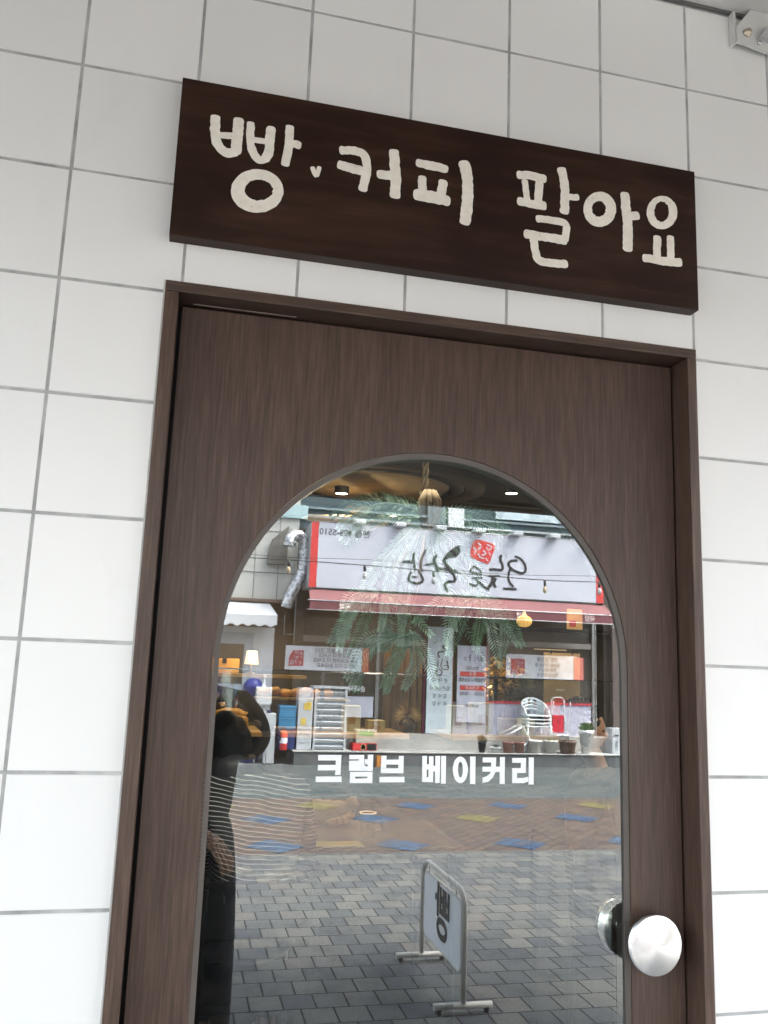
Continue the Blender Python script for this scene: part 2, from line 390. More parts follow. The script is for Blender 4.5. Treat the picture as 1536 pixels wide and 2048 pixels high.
SIGN=[[[[0.2351,2.4533],[0.2355,2.4295],[0.2391,2.4092],[0.2469,2.395],[0.2605,2.3881],[0.2743,2.3928]],0.0153],[[[0.2755,2.4557],[0.2757,2.4338],[0.2752,2.4125],[0.275,2.3922]],0.017],[[[0.2427,2.4197],[0.2692,2.4219]],0.0111],[[[0.2973,2.4528],[0.2975,2.4309],[0.3,2.4102],[0.3065,2.3938],[0.3175,2.3847],[0.3305,2.3913]],0.013],[[[0.3334,2.4503],[0.3333,2.4307],[0.3326,2.4093],[0.3292,2.3917]],0.0156],[[[0.3025,2.422],[0.328,2.4219]],0.01],[[[0.3669,2.4593],[0.3672,2.43],[0.3652,2.403],[0.3631,2.3839]],0.0138],[[[0.3664,2.4281],[0.386,2.4264]],0.0139],[[[0.4633,2.4309],[0.4883,2.4342],[0.506,2.4291],[0.5124,2.4068],[0.5097,2.3811],[0.5062,2.3597]],0.0148],[[[0.4613,2.4018],[0.4831,2.3986],[0.505,2.3964]],0.016],[[[0.5626,2.4469],[0.5645,2.4235],[0.5679,2.395],[0.5671,2.357]],0.0175],[[[0.5355,2.3954],[0.5643,2.398]],0.0162],[[[0.6088,2.4324],[0.6536,2.4306]],0.0145],[[[0.618,2.404],[0.6203,2.3716]],0.0144],[[[0.6073,2.3675],[0.6552,2.3685]],0.0204],[[[0.6221,2.4314],[0.6484,2.431],[0.6643,2.4291]],0.0158],[[[0.6596,2.4025],[0.6552,2.3706]],0.0164],[[[0.6239,2.3671],[0.6483,2.3658],[0.6694,2.365]],0.019],[[[0.6994,2.4485],[0.7052,2.4235],[0.7077,2.3907],[0.7066,2.3538],[0.7033,2.327]],0.0199],[[[0.8101,2.443],[0.8378,2.4465],[0.8639,2.4443]],0.0157],[[[0.8231,2.4333],[0.8278,2.3928]],0.0115],[[[0.8534,2.4386],[0.8503,2.3929]],0.0149],[[[0.8113,2.3892],[0.8381,2.3878],[0.864,2.3877]],0.0156],[[[0.8995,2.4717],[0.9044,2.4477],[0.907,2.4139],[0.9051,2.3815]],0.0165],[[[0.9089,2.4142],[0.9335,2.4177]],0.0124],[[[0.8494,2.3591],[0.879,2.3603],[0.9058,2.3579],[0.9096,2.3428],[0.9058,2.3236]],0.0137],[[[0.8257,2.3238],[0.8569,2.3232],[0.9069,2.323]],0.0162],[[[0.8411,2.3207],[0.846,2.2884],[0.8542,2.2732],[0.8828,2.272],[0.9087,2.2741]],0.0148],[[[1.0351,2.4417],[1.0373,2.4093],[1.0407,2.3715],[1.0392,2.325]],0.0189],[[[1.041,2.3965],[1.0626,2.4]],0.0162],[[[1.1051,2.3608],[1.1033,2.3167]],0.0155],[[[1.1342,2.3655],[1.1339,2.3213]],0.0148],[[[1.0755,2.3124],[1.1119,2.3123],[1.1547,2.3142]],0.0162]]
RING=[[[[0.3628,2.3323],[0.3626,2.3256],[0.3612,2.3189],[0.3588,2.3123],[0.3553,2.3061],[0.3509,2.3003],[0.3456,2.2951],[0.3396,2.2907],[0.3331,2.2871],[0.3262,2.2844],[0.3191,2.2827],[0.3119,2.282],[0.3048,2.2824],[0.2981,2.2837],[0.2918,2.2861],[0.2861,2.2894],[0.2812,2.2935],[0.2771,2.2984],[0.274,2.3039],[0.2719,2.3099],[0.2709,2.3163],[0.2711,2.3229],[0.2723,2.3295],[0.2746,2.336],[0.278,2.3422],[0.2823,2.3481],[0.2874,2.3533],[0.2933,2.3578],[0.2998,2.3615],[0.3067,2.3643],[0.3139,2.3662],[0.3212,2.3669],[0.3283,2.3667],[0.3352,2.3654],[0.3416,2.363],[0.3474,2.3597],[0.3524,2.3555],[0.3566,2.3505],[0.3597,2.3449],[0.3618,2.3388]],[[0.344,2.3308],[0.3439,2.3276],[0.3432,2.3244],[0.3418,2.3212],[0.3399,2.3182],[0.3376,2.3154],[0.3347,2.3129],[0.3315,2.3107],[0.328,2.3089],[0.3243,2.3075],[0.3204,2.3066],[0.3166,2.3062],[0.3128,2.3063],[0.3091,2.3069],[0.3057,2.3079],[0.3027,2.3094],[0.3,2.3114],[0.2979,2.3137],[0.2962,2.3163],[0.2951,2.3191],[0.2946,2.3222],[0.2947,2.3253],[0.2954,2.3285],[0.2967,2.3316],[0.2985,2.3346],[0.3009,2.3374],[0.3037,2.34],[0.3069,2.3422],[0.3104,2.344],[0.3141,2.3454],[0.318,2.3463],[0.3219,2.3468],[0.3257,2.3467],[0.3294,2.3462],[0.3328,2.3451],[0.3359,2.3436],[0.3386,2.3417],[0.3408,2.3393],[0.3424,2.3367],[0.3435,2.3338]]],[[[1.0159,2.4063],[1.0154,2.4003],[1.014,2.3943],[1.0118,2.3885],[1.0089,2.383],[1.0052,2.3779],[1.0009,2.3734],[0.9962,2.3695],[0.9911,2.3665],[0.9857,2.3642],[0.9802,2.3629],[0.9747,2.3625],[0.9694,2.363],[0.9644,2.3644],[0.9597,2.3667],[0.9556,2.3698],[0.9521,2.3736],[0.9493,2.3782],[0.9472,2.3832],[0.946,2.3887],[0.9456,2.3945],[0.946,2.4004],[0.9473,2.4063],[0.9495,2.4121],[0.9524,2.4176],[0.956,2.4227],[0.9602,2.4273],[0.9649,2.4312],[0.97,2.4344],[0.9754,2.4367],[0.9809,2.4381],[0.9864,2.4386],[0.9918,2.4381],[0.9969,2.4367],[1.0016,2.4345],[1.0058,2.4313],[1.0094,2.4274],[1.0123,2.4228],[1.0143,2.4177],[1.0156,2.4121]],[[0.9935,2.4035],[0.9933,2.4008],[0.9927,2.3981],[0.9918,2.3956],[0.9905,2.3931],[0.989,2.3908],[0.9872,2.3888],[0.9852,2.3871],[0.9831,2.3858],[0.9808,2.3848],[0.9785,2.3842],[0.9762,2.384],[0.9739,2.3843],[0.9718,2.3849],[0.9699,2.386],[0.9681,2.3874],[0.9666,2.3891],[0.9654,2.3912],[0.9646,2.3934],[0.964,2.3959],[0.9639,2.3985],[0.9641,2.4011],[0.9646,2.4038],[0.9655,2.4064],[0.9668,2.4088],[0.9683,2.4111],[0.9701,2.4131],[0.9721,2.4148],[0.9742,2.4162],[0.9765,2.4172],[0.9788,2.4178],[0.9811,2.418],[0.9834,2.4178],[0.9855,2.4171],[0.9875,2.4161],[0.9892,2.4146],[0.9907,2.4129],[0.9919,2.4108],[0.9928,2.4085],[0.9933,2.4061]]],[[[1.1513,2.422],[1.1507,2.4162],[1.1493,2.4104],[1.1471,2.4047],[1.1441,2.3994],[1.1405,2.3945],[1.1362,2.3901],[1.1315,2.3863],[1.1265,2.3834],[1.1212,2.3812],[1.1159,2.3799],[1.1105,2.3795],[1.1053,2.3799],[1.1004,2.3813],[1.0959,2.3835],[1.0919,2.3865],[1.0886,2.3903],[1.0859,2.3947],[1.0839,2.3996],[1.0828,2.4049],[1.0825,2.4105],[1.083,2.4162],[1.0844,2.422],[1.0865,2.4276],[1.0894,2.433],[1.093,2.4379],[1.0972,2.4423],[1.1018,2.4461],[1.1069,2.4492],[1.1122,2.4514],[1.1176,2.4528],[1.123,2.4533],[1.1282,2.4528],[1.1332,2.4515],[1.1378,2.4493],[1.1418,2.4462],[1.1452,2.4424],[1.148,2.438],[1.1499,2.433],[1.151,2.4276]],[[1.1324,2.4208],[1.1321,2.4173],[1.1314,2.4138],[1.1304,2.4104],[1.1289,2.4073],[1.1272,2.4044],[1.1252,2.4018],[1.1229,2.3996],[1.1205,2.3979],[1.118,2.3967],[1.1154,2.396],[1.1129,2.3959],[1.1104,2.3963],[1.1081,2.3972],[1.1059,2.3986],[1.104,2.4006],[1.1024,2.4029],[1.1012,2.4056],[1.1002,2.4086],[1.0997,2.4119],[1.0996,2.4153],[1.0999,2.4188],[1.1005,2.4222],[1.1016,2.4256],[1.103,2.4287],[1.1047,2.4317],[1.1067,2.4342],[1.109,2.4364],[1.1114,2.4382],[1.1139,2.4394],[1.1165,2.4401],[1.119,2.4403],[1.1215,2.4399],[1.1239,2.439],[1.126,2.4375],[1.128,2.4356],[1.1296,2.4332],[1.1309,2.4305],[1.1318,2.4275],[1.1323,2.4242]]]]
HEART=[[[[0.4123,2.3868],[0.4153,2.3785],[0.4199,2.3715]],0.0082],[[[0.4246,2.3897],[0.4231,2.3806],[0.4208,2.3724]],0.0076]]
DOORP=[[[0.4883,1.3501],[0.5287,1.3505],[0.5286,1.3172],[0.5191,1.3171],[0.5195,1.3249],[0.4886,1.3246],[0.489,1.3337],[0.5194,1.3339],[0.5193,1.3413],[0.4886,1.341]],[[0.4858,1.3146],[0.5305,1.3149],[0.5309,1.3056],[0.4861,1.3054]],[[0.5426,1.3507],[0.5688,1.351],[0.5694,1.3353],[0.5752,1.3353],[0.5757,1.3242],[0.5433,1.3243],[0.5426,1.3409],[0.5598,1.3417],[0.5597,1.3437],[0.5429,1.3435]],[[0.5753,1.3514],[0.585,1.3515],[0.5851,1.324],[0.5757,1.324],[0.5756,1.3327],[0.5705,1.3327],[0.5701,1.3438],[0.5756,1.3438]],[[0.545,1.3225],[0.5848,1.3227],[0.5849,1.3041],[0.5452,1.304],[0.5449,1.3111],[0.5542,1.3111],[0.5762,1.3119],[0.5761,1.3149],[0.5544,1.3147],[0.5542,1.3114],[0.5451,1.3113]],[[0.5997,1.35],[0.6088,1.3501],[0.6088,1.3435],[0.6309,1.3437],[0.631,1.3499],[0.6399,1.35],[0.6401,1.3208],[0.5995,1.3208],[0.5993,1.329],[0.6307,1.3292],[0.6307,1.3354],[0.6087,1.3352],[0.6089,1.3295],[0.5995,1.3294]],[[0.5976,1.3146],[0.6424,1.3149],[0.6423,1.3057],[0.5975,1.3055]],[[0.6737,1.3504],[0.6823,1.3505],[0.6824,1.3363],[0.6863,1.3363],[0.6859,1.35],[0.6941,1.3501],[0.6945,1.3337],[0.6979,1.3338],[0.6977,1.3507],[0.7065,1.3508],[0.7065,1.305],[0.6982,1.305],[0.6978,1.3245],[0.6942,1.3244],[0.6944,1.3063],[0.6743,1.3065],[0.6742,1.3144],[0.6859,1.3144],[0.6858,1.3273],[0.6823,1.3273],[0.6823,1.3147],[0.6743,1.3146]],[[0.7085,1.3508],[0.7173,1.3509],[0.7176,1.3037],[0.7091,1.304]],[[0.7624,1.3504],[0.7724,1.3506],[0.7726,1.3032],[0.763,1.3034]],[[0.7862,1.3489],[0.8117,1.3492],[0.8112,1.3334],[0.8189,1.3334],[0.819,1.3501],[0.8281,1.3502],[0.8282,1.3036],[0.8187,1.3036],[0.8187,1.3244],[0.8106,1.3243],[0.8055,1.3144],[0.7968,1.307],[0.7865,1.3054],[0.7863,1.3143],[0.7937,1.3164],[0.8002,1.3211],[0.8017,1.3245],[0.7858,1.3247],[0.786,1.3332],[0.8023,1.3333],[0.8025,1.3407],[0.7863,1.3406]],[[0.8424,1.3486],[0.8688,1.3489],[0.8687,1.3229],[0.8517,1.3228],[0.8517,1.314],[0.8653,1.3144],[0.8736,1.3162],[0.8736,1.308],[0.8653,1.3053],[0.8425,1.3052],[0.8426,1.3309],[0.8591,1.331],[0.8593,1.3406],[0.8425,1.3404]],[[0.8744,1.3499],[0.884,1.35],[0.8839,1.303],[0.8744,1.303]]]
DOORRING=[[[0.7585,1.3276],[0.7584,1.324],[0.7579,1.3205],[0.7572,1.3172],[0.7561,1.3142],[0.7547,1.3115],[0.7531,1.3091],[0.7512,1.3073],[0.7492,1.3059],[0.7471,1.3051],[0.745,1.3048],[0.7428,1.3051],[0.7406,1.3059],[0.7386,1.3072],[0.7367,1.3091],[0.735,1.3114],[0.7335,1.3141],[0.7323,1.3171],[0.7314,1.3204],[0.7308,1.3238],[0.7305,1.3274],[0.7306,1.3309],[0.731,1.3344],[0.7318,1.3377],[0.7329,1.3407],[0.7342,1.3435],[0.7358,1.3458],[0.7377,1.3477],[0.7397,1.3491],[0.7418,1.3499],[0.744,1.3502],[0.7462,1.35],[0.7483,1.3492],[0.7504,1.3478],[0.7523,1.346],[0.754,1.3437],[0.7555,1.3409],[0.7567,1.3379],[0.7576,1.3346],[0.7582,1.3311]],[[0.7491,1.3277],[0.7491,1.3256],[0.749,1.3235],[0.7488,1.3215],[0.7484,1.3197],[0.748,1.3181],[0.7475,1.3167],[0.7469,1.3156],[0.7462,1.3148],[0.7455,1.3143],[0.7448,1.3141],[0.7441,1.3143],[0.7434,1.3148],[0.7427,1.3156],[0.7421,1.3167],[0.7415,1.3181],[0.741,1.3197],[0.7406,1.3215],[0.7403,1.3234],[0.7401,1.3255],[0.7399,1.3276],[0.74,1.3297],[0.7401,1.3318],[0.7403,1.3338],[0.7406,1.3356],[0.7411,1.3372],[0.7416,1.3386],[0.7422,1.3398],[0.7428,1.3406],[0.7435,1.3411],[0.7442,1.3413],[0.745,1.3411],[0.7457,1.3406],[0.7464,1.3398],[0.747,1.3387],[0.7476,1.3373],[0.7481,1.3357],[0.7485,1.3339],[0.7488,1.3319],[0.749,1.3298]]]
CAL=[[[[5.3895,3.2755],[5.4906,3.2345],[5.567,3.1286],[5.5594,3.0334],[5.4924,3.0137],[5.3583,3.0528],[5.2773,3.1422],[5.3234,3.1971],[5.4237,3.2113]],0.0408],[[[5.3082,3.0655],[5.2792,2.9696],[5.2971,2.8611],[5.361,2.7867]],0.0374],[[[5.1957,2.7463],[5.4113,2.7457]],0.0406],[[[5.1476,3.2758],[5.1403,3.1966],[5.1745,3.1202],[5.1638,3.0442],[5.0595,3.0426],[4.9607,3.0366]],0.0437],[[[4.9458,2.9344],[5.127,2.945]],0.028],[[[5.0118,2.9227],[5.0047,2.8444],[4.9487,2.7481]],0.0496],[[[5.0616,2.8944],[5.0296,2.8303],[5.0635,2.7623]],0.0496],[[[4.6895,3.0746],[4.6469,2.9943],[4.7161,2.9597],[4.8142,2.9577],[4.7935,3.0187],[4.6977,3.072]],0.0309],[[[4.6685,2.8871],[4.8479,2.8976]],0.0248],[[[4.7339,2.8754],[4.7676,2.8154],[4.7196,2.7663],[4.6249,2.7918]],0.0308],[[[4.7837,2.8318],[4.8666,2.7591],[4.9524,2.7174]],0.0371],[[[4.1012,3.0],[4.278,2.9876],[4.3602,2.9154],[4.3864,2.8245],[4.2824,2.8032],[4.2227,2.7538],[4.2667,2.6567]],0.0398],[[[4.0718,3.2064],[4.0339,3.1268],[4.0679,3.0519],[4.099,2.9614]],0.0458],[[[3.9004,3.0538],[4.0353,3.0729]],0.0275],[[[3.8939,3.2799],[3.8342,3.145],[3.8167,3.0364],[3.8479,2.9463]],0.0364],[[[3.705,3.2213],[3.7002,3.1211],[3.7291,2.9545]],0.0364],[[[3.5284,3.072],[3.7014,3.0828]],0.0364],[[[3.6671,2.9202],[3.6317,2.7963],[3.7116,2.7553],[3.8218,2.7616],[3.8594,2.8247],[3.7844,2.9547]],0.0363],[[[3.6773,2.8446],[3.7875,2.8511]],0.0212]]
LEAF=[[4.4546,3.4028],[4.3663,3.3578],[4.2552,3.2648],[4.1851,3.1673],[4.1751,3.1202],[4.2255,3.0307],[4.3107,2.9664],[4.4805,2.9534],[4.3583,3.0002],[4.2679,3.0719],[4.2293,3.1391],[4.2575,3.1719],[4.4022,3.2044],[4.4575,3.2702]]
SEAL=[[4.6741,3.4568],[4.7063,3.4905],[4.7801,3.5034],[5.004,3.4556],[5.041,3.4186],[5.0385,3.3632],[4.9589,3.1538],[4.9264,3.1205],[4.6625,3.2055],[4.6374,3.2351],[4.6355,3.3366]]
SEALM=[[[[4.6757,3.3706],[4.7257,3.3269],[4.694,3.27]],0.0217],[[[4.7563,3.4546],[4.8067,3.395],[4.7582,3.3447]],0.0218],[[[4.905,3.4331],[4.9882,3.3993],[4.9394,3.3488],[4.8975,3.3854]],0.0187],[[[4.8406,3.3344],[4.8908,3.2906],[4.8255,3.255]],0.0218],[[[4.94,3.3095],[4.9737,3.2646]],0.0187],[[[4.7593,3.2821],[4.7932,3.2216],[4.8592,3.2102]],0.0186],[[[4.8838,3.2117],[4.9339,3.1679]],0.0186]]
BAN=[[[[4.386,1.8342],[4.4745,1.8211]],0.0135],[[[4.3862,1.8259],[4.4235,1.7441],[4.3189,1.7069],[4.3384,1.633]],0.0252],[[[4.3178,1.5826],[4.321,1.4589]],0.0151],[[[4.2365,1.5137],[4.3151,1.5164]],0.0151],[[[4.3916,1.6101],[4.37,1.4935],[4.4133,1.4455],[4.4923,1.4481]],0.0168],[[[4.4715,1.5798],[4.4963,1.4648]],0.0235],[[[4.4119,1.5032],[4.4909,1.506]],0.0101],[[[4.3172,1.4381],[4.2837,1.3835],[4.3195,1.3477],[4.3716,1.3617],[4.3879,1.4116],[4.3451,1.4415]],0.0218],[[[4.2361,1.8532],[4.2966,1.8889],[4.3755,1.9005]],0.0084]]
POS=[[[[5.1016,1.661],[5.0573,1.6259],[5.1025,1.6108]],0.0119],[[[5.0653,1.6849],[5.067,1.5844]],0.0102],[[[5.0294,1.6835],[5.0122,1.641],[5.0398,1.6001]],0.0119],[[[4.9941,1.6487],[4.9492,1.6554]],0.0102],[[[4.9676,1.631],[4.9414,1.5966]],0.0102],[[[4.8948,1.6953],[4.8508,1.6602],[4.8868,1.6448],[4.8611,1.5938]],0.0136],[[[4.8332,1.6512],[4.8159,1.6255]],0.0102],[[[4.8063,1.6585],[4.7712,1.6322],[4.8075,1.6002]],0.0119]]
SQS=[[[[2.0017,1.6323],[2.0293,1.6389],[2.0196,1.6111]],0.0099],[[[2.0569,1.6454],[2.0618,1.5962]],0.0099],[[[2.1025,1.6307],[2.126,1.6096],[2.0927,1.6029],[2.1025,1.6307]],0.0099],[[[2.0725,1.5637],[2.0291,1.5402],[2.0552,1.574]],0.011],[[[2.0106,1.5724],[1.9951,1.5499]],0.0099],[[[2.1054,1.5759],[2.1183,1.5435]],0.0099],[[[2.0358,1.5185],[2.0153,1.485],[2.0447,1.4587]],0.011],[[[1.9425,1.4933],[1.9814,1.4947],[1.9835,1.4565],[1.9449,1.4497],[1.9426,1.4911]],0.011],[[[2.0766,1.4872],[2.1106,1.4774],[2.0901,1.4439]],0.011]]
SQ=[[1.9781,1.6567],[2.1456,1.6631],[2.147,1.424],[1.9157,1.416],[1.9222,1.5581]]
FR=[[[0.758,1.853],[0.674,1.878],[0.599,1.86],[0.555,1.829]],[[0.758,1.847],[0.663,1.86],[0.585,1.809]],[[0.756,1.84],[0.676,1.841],[0.597,1.796]],[[0.76,1.859],[0.698,1.874],[0.64,1.852]],[[0.761,1.83],[0.713,1.78],[0.658,1.703],[0.622,1.612]],[[0.754,1.829],[0.69,1.761],[0.625,1.667],[0.572,1.549]],[[0.759,1.826],[0.702,1.751],[0.682,1.659],[0.668,1.581]],[[0.761,1.826],[0.732,1.741],[0.717,1.65],[0.709,1.549]],[[0.78,1.851],[0.867,1.864],[0.931,1.85],[0.966,1.817]],[[0.782,1.839],[0.83,1.852],[0.892,1.824],[0.924,1.8]],[[0.78,1.844],[0.855,1.836],[0.892,1.804]],[[0.785,1.831],[0.809,1.757],[0.883,1.681],[0.979,1.56]],[[0.783,1.828],[0.794,1.757],[0.841,1.668],[0.94,1.519]],[[0.785,1.831],[0.856,1.784],[0.906,1.717],[0.938,1.615]],[[0.78,1.827],[0.795,1.745],[0.823,1.667],[0.843,1.588]],[[0.659,1.669],[0.605,1.613],[0.566,1.549]],[[0.661,1.667],[0.609,1.633],[0.598,1.561]],[[0.666,1.663],[0.645,1.602],[0.617,1.524]],[[0.68,1.663],[0.718,1.633],[0.769,1.572]],[[0.673,1.656],[0.696,1.593],[0.704,1.538]],[[0.669,1.663],[0.608,1.655],[0.578,1.615]],[[0.726,1.57],[0.659,1.536],[0.625,1.458]],[[0.734,1.572],[0.711,1.517],[0.681,1.456]],[[0.743,1.578],[0.761,1.518],[0.741,1.454]],[[0.72,1.566],[0.646,1.563],[0.61,1.497]],[[0.745,1.582],[0.722,1.506],[0.713,1.441]],[[0.75,1.584],[0.779,1.53],[0.795,1.462]],[[0.905,1.669],[0.841,1.639],[0.793,1.551]],[[0.907,1.665],[0.866,1.612],[0.838,1.532]],[[0.909,1.669],[0.926,1.603],[0.948,1.512]],[[0.914,1.669],[0.956,1.622],[0.984,1.558]],[[0.901,1.665],[0.89,1.602],[0.873,1.545]],[[0.905,1.671],[0.823,1.655],[0.766,1.602]]]

# ================================================================ SETTING
W = MB(); W.face([(-60, -60, -.012), (60, -60, -.012), (60, 40, -.012), (-60, 40, -.012)], plain('far ground', (.2, .2, .2), .9)); struct(W, 'ground')
W = MB(); W.face([(-12, -5.49, 0), (18, -5.49, 0), (18, .0, 0), (-12, .0, 0)], M_PAVE); struct(W, 'grey_pavement')
W = MB(); W.face([(-12, -8.22, .0), (18, -8.22, .0), (18, -5.49, .0), (-12, -5.49, .0)], M_BRK)
for k in range(-9, 14):
    for (ox, y, col, ph) in ((1.12, -5.77, M_BRB, 0), (1.16, -6.97, M_BRY if k % 4 == 2 else M_BRB, 0), (1.78, -7.72, M_BRY if k % 4 in (0, 3) else M_BRB, 0)):
        x = ox+k*1.07; a = .235
        q = [(x-a, y), (x+.03, y+.26), (x+a+.02, y+.02), (x-.02, y-.26)]
        y2 = [max(-8.2, min(-5.51, p[1])) for p in q]
        W.face([(q[i][0], y2[i], .004) for i in (3, 2, 1, 0)], col)
struct(W, 'coloured_pavement')
W = MB(); W.face([(-12, -11.24, 0), (18, -11.24, 0), (18, -8.22, 0), (-12, -8.22, 0)], M_PAVE2); struct(W, 'pale_pavement')
M_CONC = plain('worn concrete', (.34, .34, .32), .85, var=.3, scale=3)
M_CONCD = plain('dark concrete riser', (.10, .105, .105), .85, var=.35, scale=4)
W = MB(); W.box(2.0, 7.9, -11.70, -11.243, -.01, .187, M_CONCD); W.box(1.98, 7.92, -11.70, -11.225, .187, .2, M_CONC, .003)
W.box(2.0, 7.9, -12.6, -11.70, -.01, .43, plain('pale plinth', (.40, .39, .36), .8, var=.3, scale=3)); struct(W, 'shop_steps')
# no world sky dome: the Sky Texture is the sky

# ================================================================ NEAR WALL
t = thing('tiled_wall', (0, 0, 0), 'white square glazed tile wall with grey grout round the brown door', 'wall')
W = MB(); k = W
TW, TH = .2, .20074; Z0 = 2.73
ox0, ox1, oz = .172, 1.2005, 2.1475
lay = W.bm.faces.layers.float.new('tone')
gx = .0023
def put_tile(x0, x1, z0, z1):
    if x1-x0 < .006 or z1-z0 < .006: return
    b = .0012; d = -.001
    tx = random.uniform(-1, 1)*.0004; tz = random.uniform(-1, 1)*.0004
    o = [(x0, z0), (x1, z0), (x1, z1), (x0, z1)]
    i_ = [(x0+b, z0+b), (x1-b, z0+b), (x1-b, z1-b), (x0+b, z1-b)]
    sgn = [(-1, -1), (1, -1), (1, 1), (-1, 1)]
    vo = [W.bm.verts.new((p[0], .0012, p[1])) for p in o]
    vi = [W.bm.verts.new((p[0], d+.0006*0+s_[0]*tx+s_[1]*tz, p[1])) for p, s_ in zip(i_, sgn)]
    f = W.bm.faces.new(vi); f.material_index = W.mi(M_TILE); fs = [f]
    for a in range(4):
        f = W.bm.faces.new((vo[a], vo[(a+1) % 4], vi[(a+1) % 4], vi[a])); f.material_index = W.mi(M_TILE); fs.append(f)
    tv = random.random()
    for f in fs: f[lay] = tv
for i in range(-16, 24):
    for j in range(-2, 14):
        x0, x1 = i*TW+gx, (i+1)*TW-gx
        z1, z0 = Z0-j*TH-gx, Z0-(j+1)*TH+gx
        if z0 < .02: z0 = .02
        if z1 > 2.932: z1 = 2.932
        if z1 <= z0: continue
        if x1 <= ox0 or x0 >= ox1 or z0 >= oz: put_tile(x0, x1, z0, z1); continue
        if z1 <= oz:
            if x0 < ox0: put_tile(x0, ox0, z0, z1)
            if x1 > ox1: put_tile(ox1, x1, z0, z1)
        elif x0 < ox0 or x1 > ox1:          # tile notched round the frame corner
            P_ = [(x0, z0), (ox0, z0), (ox0, oz), (x1, oz), (x1, z1), (x0, z1)] if x0 < ox0 else [(x0, oz), (ox1, oz), (ox1, z0), (x1, z0), (x1, z1), (x0, z1)]
            vs = [W.bm.verts.new((p[0], -.001, p[1])) for p in P_]; f = W.bm.faces.new(vs); f.material_index = W.mi(M_TILE); f[lay] = .5
        else: put_tile(x0, x1, oz, z1)
W.build('tile_facing', t, fix=False)
W = MB()
for (a, b, c, d) in ((-3.3, .18, 0, 2.94), (1.19, 4.9, 0, 2.94), (.18, 1.19, 2.14, 2.94)):
    W.box(a, b, .0004, .14, c, d, M_GROUT)
W.build('grout_bed', t)
M_PLASTER = plain('white plaster', (.72, .72, .70), .8, var=.05, scale=4)
W = MB(); W.box(-8, -3.3, .002, .14, 0, 7, M_PLASTER); W.box(4.9, 13, .002, .14, 0, 7, M_PLASTER); W.box(-3.3, 4.9, .006, .14, 2.94, 7, M_PLASTER)
tag(W.build('upper_wall'), 'plain white rendered wall above and beyond the tiles', 'wall')

# door frame -----------------------------------------------------------------
t = thing('door_frame', (.686, 0, 0), 'dark brown wood grain frame round the arched glass door', 'door frame')
FX0, FX1, FZ = .1733, 1.1993, 2.1461
IX0, IX1, IZ = .1963, 1.1793, 2.1270
for nm, x0, x1 in (('jamb', FX0, IX0), ('jamb', IX1, FX1)):
    W = MB(); W.box(x0, x1, -.008, .16, 0, IZ-.0003, M_FRV, .0015); W.build(nm, t)
W = MB(); W.box(FX0, FX1, -.008, .16, IZ, FZ, M_FRH, .0015); W.build('head', t)
M_BLACK = plain('black rubber seal', (.008, .008, .009), .6)
W = MB(); W.box(IX0+.0002, IX0+.013, .063, .159, .0, IZ-.001, M_BLACK); W.box(IX1-.013, IX1-.0002, .063, .159, 0, IZ-.001, M_BLACK); W.box(IX0+.013, IX1-.013, .100, .159, IZ-.012, IZ-.0005, M_BLACK)
W.build('door_stop', t)
W = MB()
for x in (FX0-.0035, FX1): W.box(x, x+.0035, -.0035, .001, 0, FZ+.002, M_CAULK, .001)
W.box(FX0-.0035, FX1+.0035, -.0025, .001, FZ, FZ+.0025, M_CAULK, .0008); W.build('sealant', t)
W = MB(); W.box(.222, .405, .026, .029, IZ-.0058, IZ-.0045, plain('cover strip metal', (.30, .26, .23), .35, .6)); W.build('closer_strip', t)

# door -----------------------------------------------------------------------
DX0, DX1, DZ = .2035, 1.1745, 2.1223
GCX, GCZ = .6848, 1.5125
RH, RG = .3845, .3745
door = thing('door', (DX0, .06, 0), 'brown wood grain door with a tall arched glass pane and white lettering', 'door')
def arch(r, z_low, n=48):
    p = [(GCX+r, z_low)]
    p += [(GCX+r*math.cos(a), GCZ+r*math.sin(a)) for a in [math.pi*i/n for i in range(n+1)]]
    p += [(GCX-r, z_low)]
    return p
W = MB(); n = 48
y0, y1 = .045, .085; zl = .14
inner = arch(RH, zl, n)
def out_pt(p):
    dx, dz = p[0]-GCX, p[1]-GCZ
    if p[1] <= GCZ+1e-6: return ((DX1 if dx > 0 else DX0), p[1])
    c = []
    if abs(dx) > 1e-6: c.append(((DX1-GCX) if dx > 0 else (GCX-DX0))/abs(dx))
    c.append((DZ-GCZ)/dz)
    s_ = min(c); return (GCX+dx*s_, GCZ+dz*s_)
outer = [out_pt(p) for p in inner]
for a in range(len(outer)-1):      # snap nearest points onto the corners
    pass
for cx_ in (DX0, DX1):
    b_ = min(range(len(outer)), key=lambda i: (outer[i][0]-cx_)**2+(outer[i][1]-DZ)**2); outer[b_] = (cx_, DZ)
k = W.mi(M_DOOR)
def wall_strip(A, B):
    for i in range(len(A)-1):
        for y, fl in ((y0, 0), (y1, 1)):
            q = [(A[i][0], y, A[i][1]), (A[i+1][0], y, A[i+1][1]), (B[i+1][0], y, B[i+1][1]), (B[i][0], y, B[i][1])]
            W.face(q if fl else q[::-1], M_DOOR)
        W.face([(A[i][0], y0, A[i][1]), (A[i+1][0], y0, A[i+1][1]), (A[i+1][0], y1, A[i+1][1]), (A[i][0], y1, A[i][1])], M_DOOR)
        W.face([(B[i][0], y0, B[i][1]), (B[i+1][0], y0, B[i+1][1]), (B[i+1][0], y1, B[i+1][1]), (B[i][0], y1, B[i][1])], M_DOOR)
wall_strip(inner, outer)
W.box(DX0, DX1, y0, y1, .012, zl, M_DOOR)
bmesh.ops.remove_doubles(W.bm, verts=W.bm.verts, dist=.00005)
leaf = W.build('leaf', door)
M_BEAD = plain('grey brown glazing bead', (.088, .075, .066), .4, var=.12)
W = MB()
